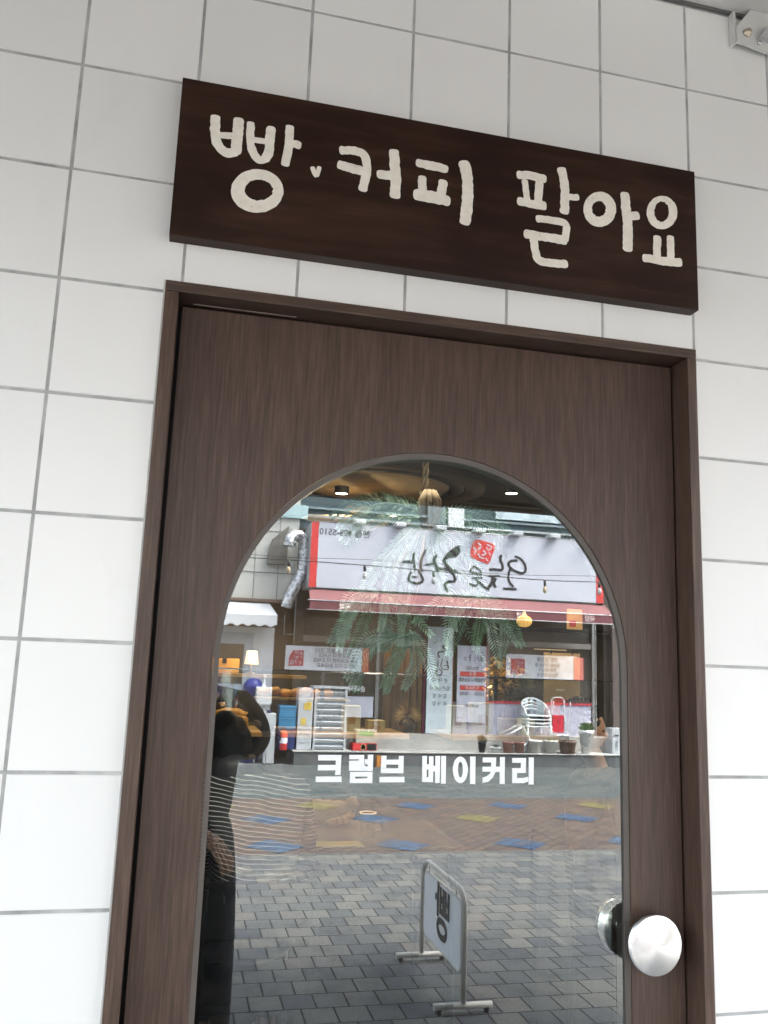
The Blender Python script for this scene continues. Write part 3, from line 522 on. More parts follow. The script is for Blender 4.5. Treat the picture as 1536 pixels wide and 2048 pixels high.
A, B = arch(RH-.0005, zl, n), arch(RG, zl+.01, n)
for i in range(len(A)-1):
    ya, yb = .0475, .0500
    W.face([(A[i][0], ya, A[i][1]), (A[i+1][0], ya, A[i+1][1]), (B[i+1][0], yb, B[i+1][1]), (B[i][0], yb, B[i][1])], M_BEAD)
    W.face([(B[i][0], yb, B[i][1]), (B[i+1][0], yb, B[i+1][1]), (B[i+1][0], .080, B[i+1][1]), (B[i][0], .080, B[i][1])], M_BEAD)
W.box(GCX-RH+.001, GCX+RH-.001, .0478, .080, zl, zl+.012, M_BEAD)
W.build('glazing_bead', door, fix=False)
W = MB(); P_ = arch(RG+.004, zl+.005, 64)
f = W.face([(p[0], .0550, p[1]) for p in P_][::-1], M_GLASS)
f = W.face([(p[0], .0610, p[1]) for p in P_], M_REAR)
pane = W.build('glass_pane', door, fix=False)
M_VINYL = plain('white vinyl', (.86, .88, .90), .5, var=.02)
for ids in ((0, 1), (2, 3, 4), (5, 6), (7, 8), ('o', 9), (10,), (11, 12)):
    W = MB()
    for q in ids:
        if q == 'o': W.ring([tuple(p) for p in DOORRING[0]], [tuple(p) for p in DOORRING[1]], .0541, .0547, M_VINYL)
        else: W.prism([tuple(p) for p in DOORP[q]], .0541, .0547, M_VINYL)
    W.build('vinyl_letter', door)
KC = Vector((1.0953, .005, 1.0385))
W = MB(); W.lathe([(.0005, 0), (.0485, 0), (.0502, .0008), (.0508, .002), (.0508, .008)], KC, M_SPUN, 72, 'Y', cap=False)
kn = W.build('knob', door, loc=KC)
W = MB(); W.lathe([(.0508, .008), (.0508, .011), (.0500, .0125), (.0005, .0125)], KC, plain('shaded steel back', (.10, .105, .105), .22, 1, var=.05), 72, 'Y', cap=False); kb_ = W.build('back_plate', loc=KC); kb_.parent = kn; kb_.location = (0, 0, 0)  # back face coloured dark so its mirror image looks shaded
W = MB(); W.lathe([(.013, .0128), (.013, .040)], KC, M_STEEL, 24, 'Y'); sp_ = W.build('spindle', loc=KC); sp_.parent = kn; sp_.location = (0, 0, 0)
W = MB(); W.lathe([(.0005, .118), (.0505, .118), (.0505, .13), (.0005, .13)], KC+Vector((0, 0, 0)), M_STEEL, 48, 'Y'); W.lathe([(.013, .08), (.013, .118)], KC, M_STEEL, 20, 'Y'); W.build('inner_knob', door)

# wooden sign ------------------------------------------------------------------
sg = thing('wooden_sign', (.68, -.015, 2.22), 'long dark brown wooden board with hand painted cream letters above the door', 'sign')
W = MB(); W.box(.1730, 1.1935, -.030, -.0012, 2.2190, 2.5195, M_SIGN, .0012); W.build('board', sg)
def paint_ring(W, q):
    A, B = RING[q]
    A = [(p[0]+.0012*noise.noise(Vector((i*.7, q, 0))), p[1]+.0012*noise.noise(Vector((i*.7, q, 5)))) for i, p in enumerate(A)]
    B = [(p[0]+.0022*noise.noise(Vector((i*.6, q, 9))), p[1]+.0022*noise.noise(Vector((i*.6, q, 15)))) for i, p in enumerate(B)]
    nn = len(A)
    for i in range(nn):
        j = (i+1) % nn
        W.face([(A[i][0], -.0303, A[i][1]), (B[i][0], -.0303, B[i][1]), (B[j][0], -.0303, B[j][1]), (A[j][0], -.0303, A[j][1])], M_CREAM)
for a, b, q in ((0, 8, 0), (8, 12, None), (12, 19, None), (19, 28, None), (28, 30, 1), (30, 33, 2)):
    W = MB(); strokes_mesh(W, [[q_[0], q_[1]*1.12] for q_ in SIGN[a:b]], -.0304, .0003, M_CREAM, .17, .0016)
    if q is not None: paint_ring(W, q)
    W.build('painted_letter', sg, fix=False)
W = MB(); strokes_mesh(W, [[q_[0], q_[1]*1.1] for q_ in HEART], -.0304, .0003, M_CREAM, .2, .0015); W.build('painted_heart', sg, fix=False)

# awning -------------------------------------------------------------------------
M_WMET = plain('off white powder coat', (.60, .60, .58), .45, var=.05)
M_CANVAS = plain('dark brown canvas', (.065, .055, .048), .9, var=.2)
aw = thing('awning', (.6, -1.3, 2.9), 'retractable dark canvas awning with pale housing above the sign', 'awning')
W = MB(); W.box(-2.1, 3.4, -.17, -.0015, 2.9375, 3.11, M_WMET, .004); W.box(-2.1, 3.4, -.008, -.0016, 2.9315, 2.9372, plain('painted shadow gap strip', (.12, .12, .115), .6)); W.build('housing', aw)  # second box is a dark strip painted as the shadow under the housing
W = MB()
xs = [-2.1+i*.25 for i in range(23)]
for i in range(len(xs)-1):
    for j in range(8):
        q = []
        for (a, b) in ((i, j), (i+1, j), (i+1, j+1), (i, j+1)):
            tt = b/8; q.append((xs[a], -.17-2.53*tt, 3.08-(3.08-2.40)*tt-.05*math.sin(math.pi*tt)))
        W.face(q, M_CANVAS)
o = W.build('canvas', aw); o.modifiers.new('s', 'SOLIDIFY').thickness = .004
W = MB(); W.box(-2.1, 3.4, -2.76, -2.69, 2.345, 2.42, M_CANVAS, .006); W.build('front_bar', aw)
def bracket(x):
    W = MB()
    P_ = [(x, 2.851), (x+.001, 2.891), (x+.035, 2.9365), (x+.135, 2.9365), (x+.135, 2.842), (x+.09, 2.838)]
    W.prism(P_, -.024, -.018, M_WMET); W.box(x-.004, x+.002, -.0175, -.0015, 2.851, 2.93, M_WMET, .001)
    W.prism([(x+.048, 2.865), (x+.064, 2.893), (x+.13, 2.90), (x+.13, 2.86)], -.036, -.0245, plain('bracket grey', (.42, .42, .43), .5))
    o = W.build('bracket', aw)
    W = MB(); c = (x+.023, -.0242, 2.876)
    W.lathe([(.009, 0), (.009, -.003), (.0065, -.0035), (.0065, -.009), (.001, -.0095)], c, plain('yellowed bolt', (.55, .47, .38), .3, .9), 12, 'Y'); sub(W, 'bolt', o)
    W = MB(); W.lathe([(.004, 0), (.004, -.004), (.0005, -.0045)], (x+.052, -.0242, 2.858), M_STEEL, 10, 'Y'); sub(W, 'screw', o)
    W = MB(); W.box(x+.02, x+.05, -2.70, -.10, 2.88, 2.92, M_WMET, .004, Matrix.Rotation(R(10), 3, 'X'), (x, -.1, 2.9)); W.build('folding_arm', aw)
bracket(1.312); bracket(-1.6)

# ================================================================ STREET
M_CREAMMET = plain('ivory painted tube', (.55, .53, .47), .4, var=.06)
bs = thing('barrier_sign', (1.58, -2.665, 0), 'small ivory tube stand with a white board reading one dark syllable', 'sign stand')
W = MB(); r = .0125; X = 1.585
yf, yn = -3.006, -2.335
path = [(X, yf, .03), (X, yf, .40)]
for i in range(1, 7):
    a = i/6*math.pi/2; path.append((X, yf+.095*(1-math.cos(a)), .41+.095*math.sin(a)))
for i in range(0, 7):
    a = math.pi/2*(1-i/6); path.append((X, yn-.095*(1-math.cos(a)), .41+.095*math.sin(a)))
path += [(X, yn, .40), (X, yn, .03)]
W.tube(path, r, M_CREAMMET, 14); W.build('tube_frame', bs)
for y in (yf, yn):
    W = MB(); W.tube([(X-.135, y, .030), (X+.135, y, .030)], .0145, M_CREAMMET, 14); o = W.build('foot', bs)
    for dx in (-.11, .11): W = MB(); W.lathe([(.012, -.004), (.012, .022)], (X+dx, y, .0), M_BLACK, 12); sub(W, 'rubber_pad', o)
def rrect(a0, a1, b0, b1, r, n=6):
    P = []
    for (ca, cb, s0) in ((a1-r, b1-r, 0), (a0+r, b1-r, 90), (a0+r, b0+r, 180), (a1-r, b0+r, 270)):
        for i in range(n+1):
            t_ = R(s0+90*i/n); P.append((ca+r*math.cos(t_), cb+r*math.sin(t_)))
    return P
W = MB(); P_ = rrect(yf+.035, yn-.035, .150, .455, .04)
M_BOARD = plain('white sign board', (.78, .80, .82), .4, var=.05)
f0 = [W.bm.verts.new((X-.004, p[0], p[1])) for p in P_]; f1 = [W.bm.verts.new((X+.004, p[0], p[1])) for p in P_]
W.bm.faces.new(f0); W.bm.faces.new(f1[::-1])
for i in range(len(P_)): W.bm.faces.new((f0[i], f0[(i+1) % len(P_)], f1[(i+1) % len(P_)], f1[i]))
W.mats = [M_BOARD]; bd = W.build('board', bs)
W = MB(); W.tube([(X, p[0], p[1]) for p in P_]+[(X, P_[0][0], P_[0][1])], .0065, M_CREAMMET, 8, False); W.build('board_rim', bs)
for (y, z0, z1) in ((yf+.11, .455, .505), (yn-.12, .455, .505)): W = MB(); W.tube([(X, y, z0), (X, y, z1)], .004, M_CREAMMET, 6); W.build('board_hanger', bs)
for (y, z) in ((yf, .36), (yf, .22), (yn, .36), (yn, .24)): W = MB(); W.tube([(X-.002, y+(.035 if y == yf else -.035), z), (X-.002, y, z)], .004, M_STEEL, 6); W.build('side_peg', bs)
M_INK = plain('black print', (.012, .012, .014), .6)
tx = text_mesh('lettering', '빵', X-.0058, -2.65, .308, .27, M_INK, parent=bs, bold=.007, rotz=-math.pi/2)

# string lights ------------------------------------------------------------------
sl = thing('string_lights', (1.9, -3.89, 2.12), 'black cable of small clear bulbs strung along the street side', 'string lights')
M_CABLE = plain('black cable', (.012, .012, .012), .5)
def zc(x): return 2.107+.02*abs(math.sin((x-.2)*1.25))+.016*max(0, 2.0-x)+.01*max(0, x-2.4)
W = MB(); W.tube([(-3+i*.2, -3.89, zc(-3+i*.2)) for i in range(61)], .0035, M_CABLE, 6)
W.tube([(-3+i*.2, -3.90, zc(-3+i*.2)+.03+.012*math.sin(i*.9)) for i in range(61)], .002, M_CABLE, 6); W.build('cable', sl)
M_BULB = plain('frosted bulb', (.62, .62, .60), .2, var=.1); M_BULBW = plain('warm bulb', (.62, .50, .33), .2, var=.1)
for i, x in enumerate((-.2, .36, .89, 1.39, 1.86, 2.66, 3.07, 3.9)):
    z = zc(x); W = MB(); W.tube([(x, -3.89, z-.002), (x, -3.89, z-.04)], .009, M_CABLE, 8); so = W.build('socket', sl)
    W = MB(); W.lathe([(.006, 0), (.013, -.018), (.015, -.034), (.010, -.048), (.001, -.053)], (x, -3.89, z-.038), M_BULBW if i in (2, 5) else M_BULB, 12); sub(W, 'bulb', so)

# ---------------------------------------------------------------- building across the street
# facade frame: x along the street, y = .11 - (distance), front of shop wall at y = -11.89
FY = -11.89
M_BEIGE = plain('beige cladding panel', (.44, .44, .40), .7, var=.08, scale=1.2)
M_TEAL = plain('dark teal cladding', (.035, .065, .072), .5, var=.25, scale=1.5)
M_BROWN = plain('dark brown facade', (.045, .036, .029), .6, var=.35, scale=2)
M_JOINT = plain('panel joint', (.14, .14, .13), .9)
bd_ = thing('restaurant_building', (4.8, FY, 0), 'building across the street with teal upper wall and dark glazed shop front', 'building')
W = MB(); W.box(2.0, 13.5, FY-6, FY-.25, 0.0, 3.6, M_BROWN); W.box(7.3, 13.5, FY-.25, FY, 0, 3.6, M_BROWN); W.box(2.0, 2.14, FY-.25, FY, .1, 3.6, M_BROWN); W.build('wall', bd_)
W = MB(); W.box(1.6, 13.5, FY-6, FY-.02, 3.6, 7.2, M_TEAL)
for z in (3.79, 3.92): W.box(1.6, 13.5, FY-.02, FY+.03, z, z+.035, plain('teal trim', (.16, .21, .22), .5))
W.build('upper_wall', bd_)
M_SKYW = plain('window with painted sky', (.42, .50, .52), .15, var=.3, scale=5)  # cloudy sky reflection put into the pane colour
for (x0, x1, z0, z1, mm) in ((5.30, 8.2, 3.985, 4.16, M_SKYW), (4.46, 4.74, 3.78, 4.17, plain('white window blind', (.50, .52, .52), .6)), (4.1, 4.42, 3.82, 4.16, plain('grey window', (.13, .16, .165), .3)), (1.62, 2.1, 3.74, 3.96, plain('pale blue panel', (.33, .46, .47), .5)), (2.6, 3.7, 4.5, 5.6, M_DGLAZ), (5.4, 7.4, 4.6, 5.7, M_DGLAZ)):
    W = MB(); W.box(x0, x1, FY-.02, FY+.045, z0, z1, mm, .004); W.build('window', bd_)
for (x0, x1) in ((2.14, 3.32), (3.38, 4.12), (5.22, 7.08)):
    W = MB(); W.box(x0, x1, FY-.24, FY-.02, .43 if x0 < 5 else .95, 2.2, M_DGLAZ); W.build('shop_window', bd_)
M_ALU = plain('grey aluminium', (.24, .24, .235), .4, .4)
for (x0, x1, z0, z1) in ((3.32, 3.38, .43, 2.2), (5.19, 5.23, .43, 2.2), (7.07, 7.12, .43, 2.6), (7.13, 7.15, .4, 2.6)):
    W = MB(); W.box(x0, x1, FY-.02, FY+.03, z0, z1, M_ALU, .003); W.build('mullion', bd_)
W = MB(); W.box(2.14, 4.1, FY-.02, FY+.02, 1.80, 1.90, plain('transom grey', (.16, .15, .14), .5), .003); W.build('transom', bd_)
W = MB(); W.box(5.23, 7.06, FY-.02, FY+.03, 1.86, 1.95, plain('transom grey', (.16, .15, .14), .5), .003); W.build('transom', bd_)
W = MB(); W.box(4.62, 7.05, FY-.2, FY+.02, .43, .93, plain('lavender panel', (.42, .42, .50), .6)); W.build('low_wall', bd_)
M_RED = plain('faded red trim', (.42, .03, .05), .5)
W = MB(); W.box(5.19, 7.06, FY+.021, FY+.04, .93, .965, M_RED); W.build('red_trim', bd_)
W = MB(); W.box(5.165, 5.185, FY+.031, FY+.045, .9, 1.85, M_RED); W.build('red_trim', bd_)
W = MB(); W.box(4.585, 4.6, FY+.031, FY+.045, .9, 2.1, plain('pink trim', (.55, .25, .2), .5)); W.build('red_trim', bd_)
W = MB(); W.box(4.11, 4.135, FY+.021, FY+.045, .43, 2.1, plain('maroon trim', (.25, .03, .10), .5)); W.build('red_trim', bd_)
W = MB()
for z in [0.6+i*.055 for i in range(30)]: W.box(7.40, 7.56, FY, FY+.12, z, z+.046, plain('dark brick', (.12, .09, .08), .9), .002)
W.box(7.415, 7.545, FY+.005, FY+.11, .0, 2.4, plain('brick mortar', (.2, .19, .18), .9)); W.build('brick_pier', bd_)
# beige neighbour on the left
nb = thing('neighbour_building', (-1, FY, 0), 'pale beige panelled building beside the restaurant with a white door', 'building')
W = MB(); W.box(-8, 1.98, FY-6, FY, 2.4, 7.2, M_BEIGE); W.box(-8, .55, FY-6, FY, 0, 2.4, M_BEIGE); W.box(.55, 1.98, FY-6, FY-.3, 0, 2.4, M_BROWN); W.build('wall', nb)
W = MB()
for x in (-.7, -.05, .6, 1.3, 1.67): W.box(x, x+.012, FY-.01, FY+.004, 2.42, 7.2, M_JOINT)
for z in (2.84, 3.5, 4.4, 5.3): W.box(-8, 1.98, FY-.01, FY+.0055, z, z+.014, M_JOINT)
W.build('panel_joints', nb)
W = MB(); W.box(.3, 1.98, FY, FY+.05, 2.38, 2.43, plain('rusty lintel', (.12, .08, .06), .7)); W.build('lintel', nb)
M_PALE = plain('pale grey paint', (.50, .53, .55), .5, var=.06)
W = MB(); W.box(.62, 1.68, FY-.28, FY+.01, 0, 1.99, M_PALE, .004); o = W.build('door', nb)
W = MB(); W.box(.70, 1.36, FY+.011, FY+.03, .05, 1.90, plain('blue grey door leaf', (.33, .38, .42), .5), .003); sub(W, 'door_leaf', o)
W = MB(); W.box(.80, 1.22, FY+.031, FY+.04, 1.12, 1.72, plain('brown door window', (.075, .06, .045), .2)); sub(W, 'door_window', o)
for (a, b) in ((-3.5, -2.2), (-6, -4.4)):
    W = MB(); W.box(a, b, FY, FY+.04, 1, 2.1, M_DGLAZ); W.build('window', nb)
# white door awning
da = thing('door_awning', (1.2, FY, 2.1), 'small white awning with scalloped valance over the pale door', 'awning')
M_WFAB = plain('white awning fabric', (.50, .52, .54), .8, var=.04)
W = MB()
q = [(.62, FY, 2.37), (1.57, FY, 2.37), (1.66, FY+.45, 2.16), (.60, FY+.45, 2.16)]; W.face(q, M_WFAB); W.face([(1.57, FY, 2.37), (1.57, FY, 2.16), (1.66, FY+.45, 2.16)], M_WFAB)
o = W.build('top_cloth', da); o.modifiers.new('s', 'SOLIDIFY').thickness = .006
W = MB(); n = 36
top = [(.60+1.06*i/n, FY+.452, 2.16) for i in range(n+1)]; bot = [(p[0], FY+.455, 2.0+.018*math.sin(i*1.1)) for i, p in enumerate(top)]
for i in range(n): W.face([top[i], top[i+1], bot[i+1], bot[i]], M_WFAB)
o = W.build('valance', da); o.modifiers.new('s', 'SOLIDIFY').thickness = .005
# exhaust duct
def duct_mat():
    m, nt, b = new_mat('crinkled foil duct')
    n = noise_n(nt, coords(nt), 22, 3, .6); nt.links.new(ramp(nt, n, [(.35, (.22, .23, .24)), (.6, (.85, .85, .85))]), b.inputs['Base Color'])
    b.inputs['Metallic'].default_value = .75; b.inputs['Roughness'].default_value = .35; bump(nt, b, n, .8, .02); return m
M_FOIL = duct_mat()
du = thing('exhaust_duct', (1.95, FY+.4, 2.9), 'silver foil exhaust duct bent up the wall beside the white signboard', 'duct')
W = MB(); pa = [(1.79, FY+.42, 3.27), (1.80, FY+.40, 3.36), (1.86, FY+.36, 3.42), (1.95, FY+.33, 3.42), (2.02, FY+.32, 3.36), (2.04, FY+.31, 3.24), (2.04, FY+.31, 3.1), (2.035, FY+.31, 2.95), (2.02, FY+.31, 2.82), (1.96, FY+.31, 2.70), (1.89, FY+.31, 2.56), (1.83, FY+.31, 2.42), (1.80, FY+.31, 2.27)]
pp = []; rr = []
for i in range(len(pa)-1):
    for t_ in (0, .2, .4, .6, .8):
        pp.append(Vector(pa[i]).lerp(Vector(pa[i+1]), t_)); rr.append(.087+(.004 if t_ in (0, .4, .8) else -.003))
W.tube(pp, rr, M_FOIL, 18, False); o = W.build('pipe', du); o.modifiers.new('s', 'SOLIDIFY').thickness = .004
W = MB(); W.lathe([(.10, -.01), (.10, .03)], (1.79, FY+.42, 3.25), M_STEEL, 20, cap=False); W.build('clamp', du)
W = MB(); W.lathe([(.094, -.012), (.094, .028)], (2.038, FY+.31, 2.9), M_STEEL, 20, cap=False); W.build('clamp', du)
W = MB(); W.prism([(1.80, 3.60), (1.56, 3.38), (1.50, 3.15), (1.50, 2.98), (1.80, 2.98)], FY+.001, FY+.10, plain('dark vent hood', (.12, .115, .10), .7, var=.3)); tag(W.build('vent_hood'), 'dark grey vent hood on the beige wall behind the foil duct', 'vent hood')  # plain dark grey brown wedge
# signboard
sb = thing('restaurant_signboard', (4.5, -11.19, 2.6), 'long white signboard with black brush writing, red seal and red ends across the street', 'sign')
SY = -11.19
M_LIT = plain('white sign face', (.50, .515, .565), .45, var=.03, scale=1)
W = MB(); W.box(2.08, 6.94, FY, SY-.002, 2.60, 3.60, plain('signboard case', (.4, .4, .4), .5)); W.box(2.19, 6.81, SY-.002, SY, 2.605, 3.595, M_LIT); W.build('face', sb)
M_SRED = plain('red end panel', (.55, .04, .035), .5)
for (a, b) in ((2.08, 2.188), (6.812, 6.94)):
    W = MB(); W.box(a, b, SY-.002, SY+.004, 2.60, 3.60, M_SRED); W.build('red_end', sb)
W = MB(); strokes_mesh(W, [s for s in CAL], SY+.006, .001, M_INK, .25, .012, flip=-1)
W.prism([tuple(p) for p in LEAF], SY+.005, SY+.0075, M_INK); W.build('brush_writing', sb)
W = MB(); W.prism([tuple(p) for p in SEAL], SY+.002, SY+.006, M_SRED); o = W.build('red_seal', sb)
W = MB(); strokes_mesh(W, SEALM, SY+.008, .001, M_LIT, .2, .01, flip=-1); sub(W, 'seal_marks', o)
text_mesh('phone_text', '본점 405-5510', 2.60, SY+.003, 3.455, .135, M_INK, face=-1, parent=sb, bold=.002)
M_WPL = plain('white plastic', (.52, .54, .54), .45, var=.05)
W = MB(); W.tube([(2.1, SY+.02, 3.66), (7.0, SY+.02, 3.68)], .014, M_ALU, 8); W.tube([(2.1, SY-.08, 3.62), (7.0, SY-.08, 3.62)], .012, M_ALU, 8); W.build('lamp_rail', sb)
for x in (2.72, 3.36, 4.02, 4.66, 5.30, 5.94, 6.58):
    W = MB(); W.box(x, x+.17, SY-.05, SY+.16, 3.60, 3.665, M_WPL, .012); W.build('sign_lamp', sb)
# red shop awning
ra = thing('red_awning', (4.6, SY, 2.4), 'faded red awning strip below the white signboard', 'awning')
M_PINK = plain('faded red cloth', (.22, .085, .088), .8, var=.12, scale=2); M_PINK2 = plain('red valance cloth', (.15, .045, .052), .8, var=.15, scale=2)
W = MB(); W.face([(2.09, SY-.02, 2.565), (6.97, SY-.02, 2.565), (7.04, SY+.12, 2.40), (2.09, SY+.12, 2.40)], M_PINK); o = W.build('top_cloth', ra); o.modifiers.new('s', 'SOLIDIFY').thickness = .006
W = MB(); W.face([(2.09, SY+.125, 2.39), (7.04, SY+.125, 2.39), (7.06, SY+.13, 2.265), (2.09, SY+.13, 2.265)], M_PINK2); va = W.build('valance', ra); va.modifiers.new('s', 'SOLIDIFY').thickness = .005
W = MB(); W.tube([(2.05, SY+.13, 2.40), (7.06, SY+.13, 2.40)], .009, M_WPL, 8); W.tube([(2.05, SY+.135, 2.258), (7.07, SY+.135, 2.258)], .006, M_WPL, 8); W.build('front_bar', ra)
M_VW = plain('pale valance print', (.62, .48, .46), .8)
for x in (2.62, 5.45, 6.62):
    text_mesh('valance_print', '국밥', x, SY+.145, 2.325, .1, M_VW, face=-1, parent=ra, bold=.003)
# posters and banners
def paper(name, x0, x1, z0, z1, label, cat, y=FY+.05, th=.004, m=M_BOARD, r=.0):
    t_ = thing(name, ((x0+x1)/2, y, z0), label, cat)
    W = MB()
    W.box(x0, x1, y-th, y, z0, z1, m, .0015); W.build('sheet', t_); return t_
sq = paper('wide_banner', 1.86, 3.08, 1.36, 1.73, 'wide white banner with red square seal on the left shop window', 'banner', FY+.06, m=plain('banner white', (.55, .58, .62), .5))
W = MB(); W.prism([tuple(p) for p in SQ], FY+.061, FY+.065, plain('dark red seal', (.33, .02, .05), .5)); o = W.build('seal', sq)
W = MB(); strokes_mesh(W, SQS, FY+.067, .001, M_LIT, .2, .01, flip=-1); sub(W, 'seal_marks', o)
W = MB(); W.box(3.085, 3.19, FY+.056, FY+.06, 1.36, 1.73, plain('orange red strip', (.50, .10, .05), .5)); W.build('red_strip', sq)
for s_, z, x, sz in (('반찬은 셀프 코너', 1.665, 2.62, .085), ('정 모르면 더 드시고', 1.59, 2.68, .072), ('오늘 모자라면 더 드세요', 1.515, 2.66, .072), ('많이 드시고 힘내세요', 1.435, 2.68, .072)):
    text_mesh('banner_text', s_, x, FY+.0625, z, sz, plain('navy print', (.02, .03, .07), .6), face=-1, parent=sq, bold=.0012)
vb = paper('tall_banner', 4.14, 4.565, .44, 2.12, 'tall narrow white menu banner beside the restaurant entrance', 'banner', FY+.12, m=plain('banner pale blue', (.52, .60, .63), .5))
W = MB(); strokes_mesh(W, BAN, FY+.123, .001, M_INK, .25, .01, flip=-1); W.build('brush_writing', vb)
for s_, z in (('순 대 국', 1.27), ('얼큰순대국', 1.14), ('갈 비 탕', 1.02), ('육 개 장', .90)):
    text_mesh('menu_text', s_, 4.36, FY+.122, z, .075, plain('grey print', (.08, .09, .10), .6), face=-1, parent=vb, bold=.0015)
hp = paper('opening_hours_poster', 4.66, 5.155, .62, 1.84, 'white opening hours poster with two red bars by the entrance', 'poster', FY+.08, m=plain('poster lavender white', (.50, .52, .60), .5))
W = MB(); strokes_mesh(W, POS, FY+.083, .001, M_INK, .25, .01, flip=-1); W.build('brush_title', hp)
for z in (1.385, 1.165):
    W = MB(); W.box(4.71, 5.13, FY+.081, FY+.083, z-.038, z+.038, M_SRED); W.build('red_bar', hp)
for s_, z, sz, mm in (('영업시간', 1.475, .06, 'grey print'), ('평 일', 1.385, .06, 'pale valance print'), ('10:00 - 22:00', 1.29, .088, 'black print'), ('토·일요일', 1.165, .06, 'pale valance print'), ('10:00 - 18:00', 1.07, .08, 'grey print'), ('감사합니다', .88, .05, 'grey print')):
    text_mesh('hours_text', s_, 4.92, FY+.085, z, sz, _cache[mm], face=-1, parent=hp, bold=.0012)
hs_ = paper('window_sign', 5.51, 6.78, 1.345, 1.735, 'rounded white sign with red seal and coral end on the right shop window', 'sign', FY+.05, m=_cache['banner white'])
W = MB(); W.box(5.60, 5.84, FY+.051, FY+.055, 1.42, 1.66, _cache['dark red seal']); o = W.build('seal', hs_)
W = MB(); strokes_mesh(W, [[[[p[0]+3.68, p[1]-.02] for p in s[0]], s[1]*.8] for s in SQS], FY+.057, .001, M_LIT, .2, .01, flip=-1); sub(W, 'seal_marks', o)
W = MB(); W.box(6.72, 6.90, FY+.046, FY+.054, 1.345, 1.72, plain('coral panel', (.55, .16, .13), .5), .004); W.build('coral_end', hs_)
for s_, z, sz in (('국밥 한그릇', 1.66, .08), ('정성을 다하는 집', 1.57, .065), ('포장 됩니다', 1.49, .065), ('맛있는 순대국', 1.41, .065)):
    text_mesh('sign_text', s_, 6.25, FY+.053, z, sz, _cache['navy print'], face=-1, parent=hs_, bold=.001)
ps = paper('leaning_poster', 2.86, 3.29, .66, .98, 'pale lavender poster beside the louvred cabinet', 'poster', FY+.05, m=_cache['poster lavender white'])
nc = thing('window_notice', (3.1, FY+.04, 1.1), 'small dark notice with white lettering on the left shop window', 'notice')
text_mesh('notice_text', '순대국', 3.02, FY+.04, 1.09, .10, M_WPL, face=-1, parent=nc, bold=.004)

# louvred cabinet
lc = thing('louvred_cabinet', (2.55, -11.5, 0), 'tall white cabinet with grey louvres beside the shop window', 'cabinet')
LY = -11.40
M_LW = plain('cabinet white', (.45, .47, .48), .4, var=.05); M_LG = plain('cabinet mid grey', (.16, .19, .21), .5)  # second grey is for the case behind the louvres and the gaps
W = MB(); W.box(2.29, 2.79, LY-.35, LY-.03, .20, 1.10, M_LG); W.box(2.29, 2.325, LY-.03, LY, .20, 1.10, M_LW, .004); W.box(2.755, 2.79, LY-.03, LY, .20, 1.10, M_LW, .004); W.box(2.26, 2.81, LY-.36, LY+.01, 1.10, 1.135, M_LW, .004); W.build('case', lc)
for i in range(10):
    z = .215+i*.088
    W = MB(); W.box(2.326, 2.754, LY-.05, LY-.015, z, z+.05, M_LW, .004, Matrix.Rotation(R(-28), 3, 'X'), (2.5, LY-.03, z+.025)); W.build('louvre', lc)
ac = thing('outdoor_unit', (2.17, -11.5, 0), 'narrow tall white appliance with yellow stickers left of the louvred cabinet', 'appliance')
W = MB(); W.box(2.045, 2.265, LY-.30, LY+.02, .20, 1.10, M_LW, .008); W.build('body', ac)
W = MB(); W.box(2.13, 2.24, LY+.021, LY+.024, .78, .90, plain('yellow sticker', (.55, .38, .06), .5)); W.build('sticker', ac)
W = MB(); W.box(2.09, 2.17, LY+.021, LY+.024, .56, .66, _cache['yellow sticker']); W.build('sticker', ac)
W = MB(); W.box(2.07, 2.17, LY+.021, LY+.025, .88, .99, M_PALE); W.build('sticker', ac)
for z in (.30, .42, .49): W = MB(); W.box(2.06, 2.25, LY+.0205, LY+.023, z, z+.008, M_LG); W.build('drawer_gap', ac)
bc = thing('blue_crates', (1.9, -11.5, 0), 'stack of two bright blue plastic crates beside the fire extinguisher', 'crate')
M_BLUE = plain('bright blue plastic', (.04, .20, .36), .4, var=.15, scale=6); M_NAVY = plain('navy plastic', (.02, .03, .12), .5)
for i, (z0, z1, mm) in enumerate(((.20, .49, M_NAVY), (.495, .66, M_BLUE), (.665, .83, M_BLUE))):
    W = MB(); W.box(1.77, 2.02, LY-.3, LY, z0, z1, mm, .008); W.box(1.76, 2.03, LY-.31, LY+.008, z1-.03, z1-.006, mm, .004); W.build('crate_body', bc)
fe = thing('fire_extinguisher', (1.85, -11.3, .0), 'red fire extinguisher standing in front of the blue crates', 'fire extinguisher')
W = MB(); W.lathe([(.05, .20), (.055, .21), (.055, .43), (.045, .465), (.02, .485), (.02, .50)], (1.845, -11.33, 0), M_SRED, 20); W.build('cylinder', fe)
W = MB(); W.box(1.825, 1.865, -11.35, -11.30, .50, .525, M_BLACK, .003); W.tube([(1.845, -11.33, .52), (1.80, -11.30, .53), (1.785, -11.29, .44), (1.79, -11.29, .34)], .008, M_BLACK, 8); W.build('valve', fe)
W = MB(); W.lathe([(.0553, .30), (.0553, .38)], (1.845, -11.33, 0), M_BOARD, 20, cap=False); W.build('label_band', fe)
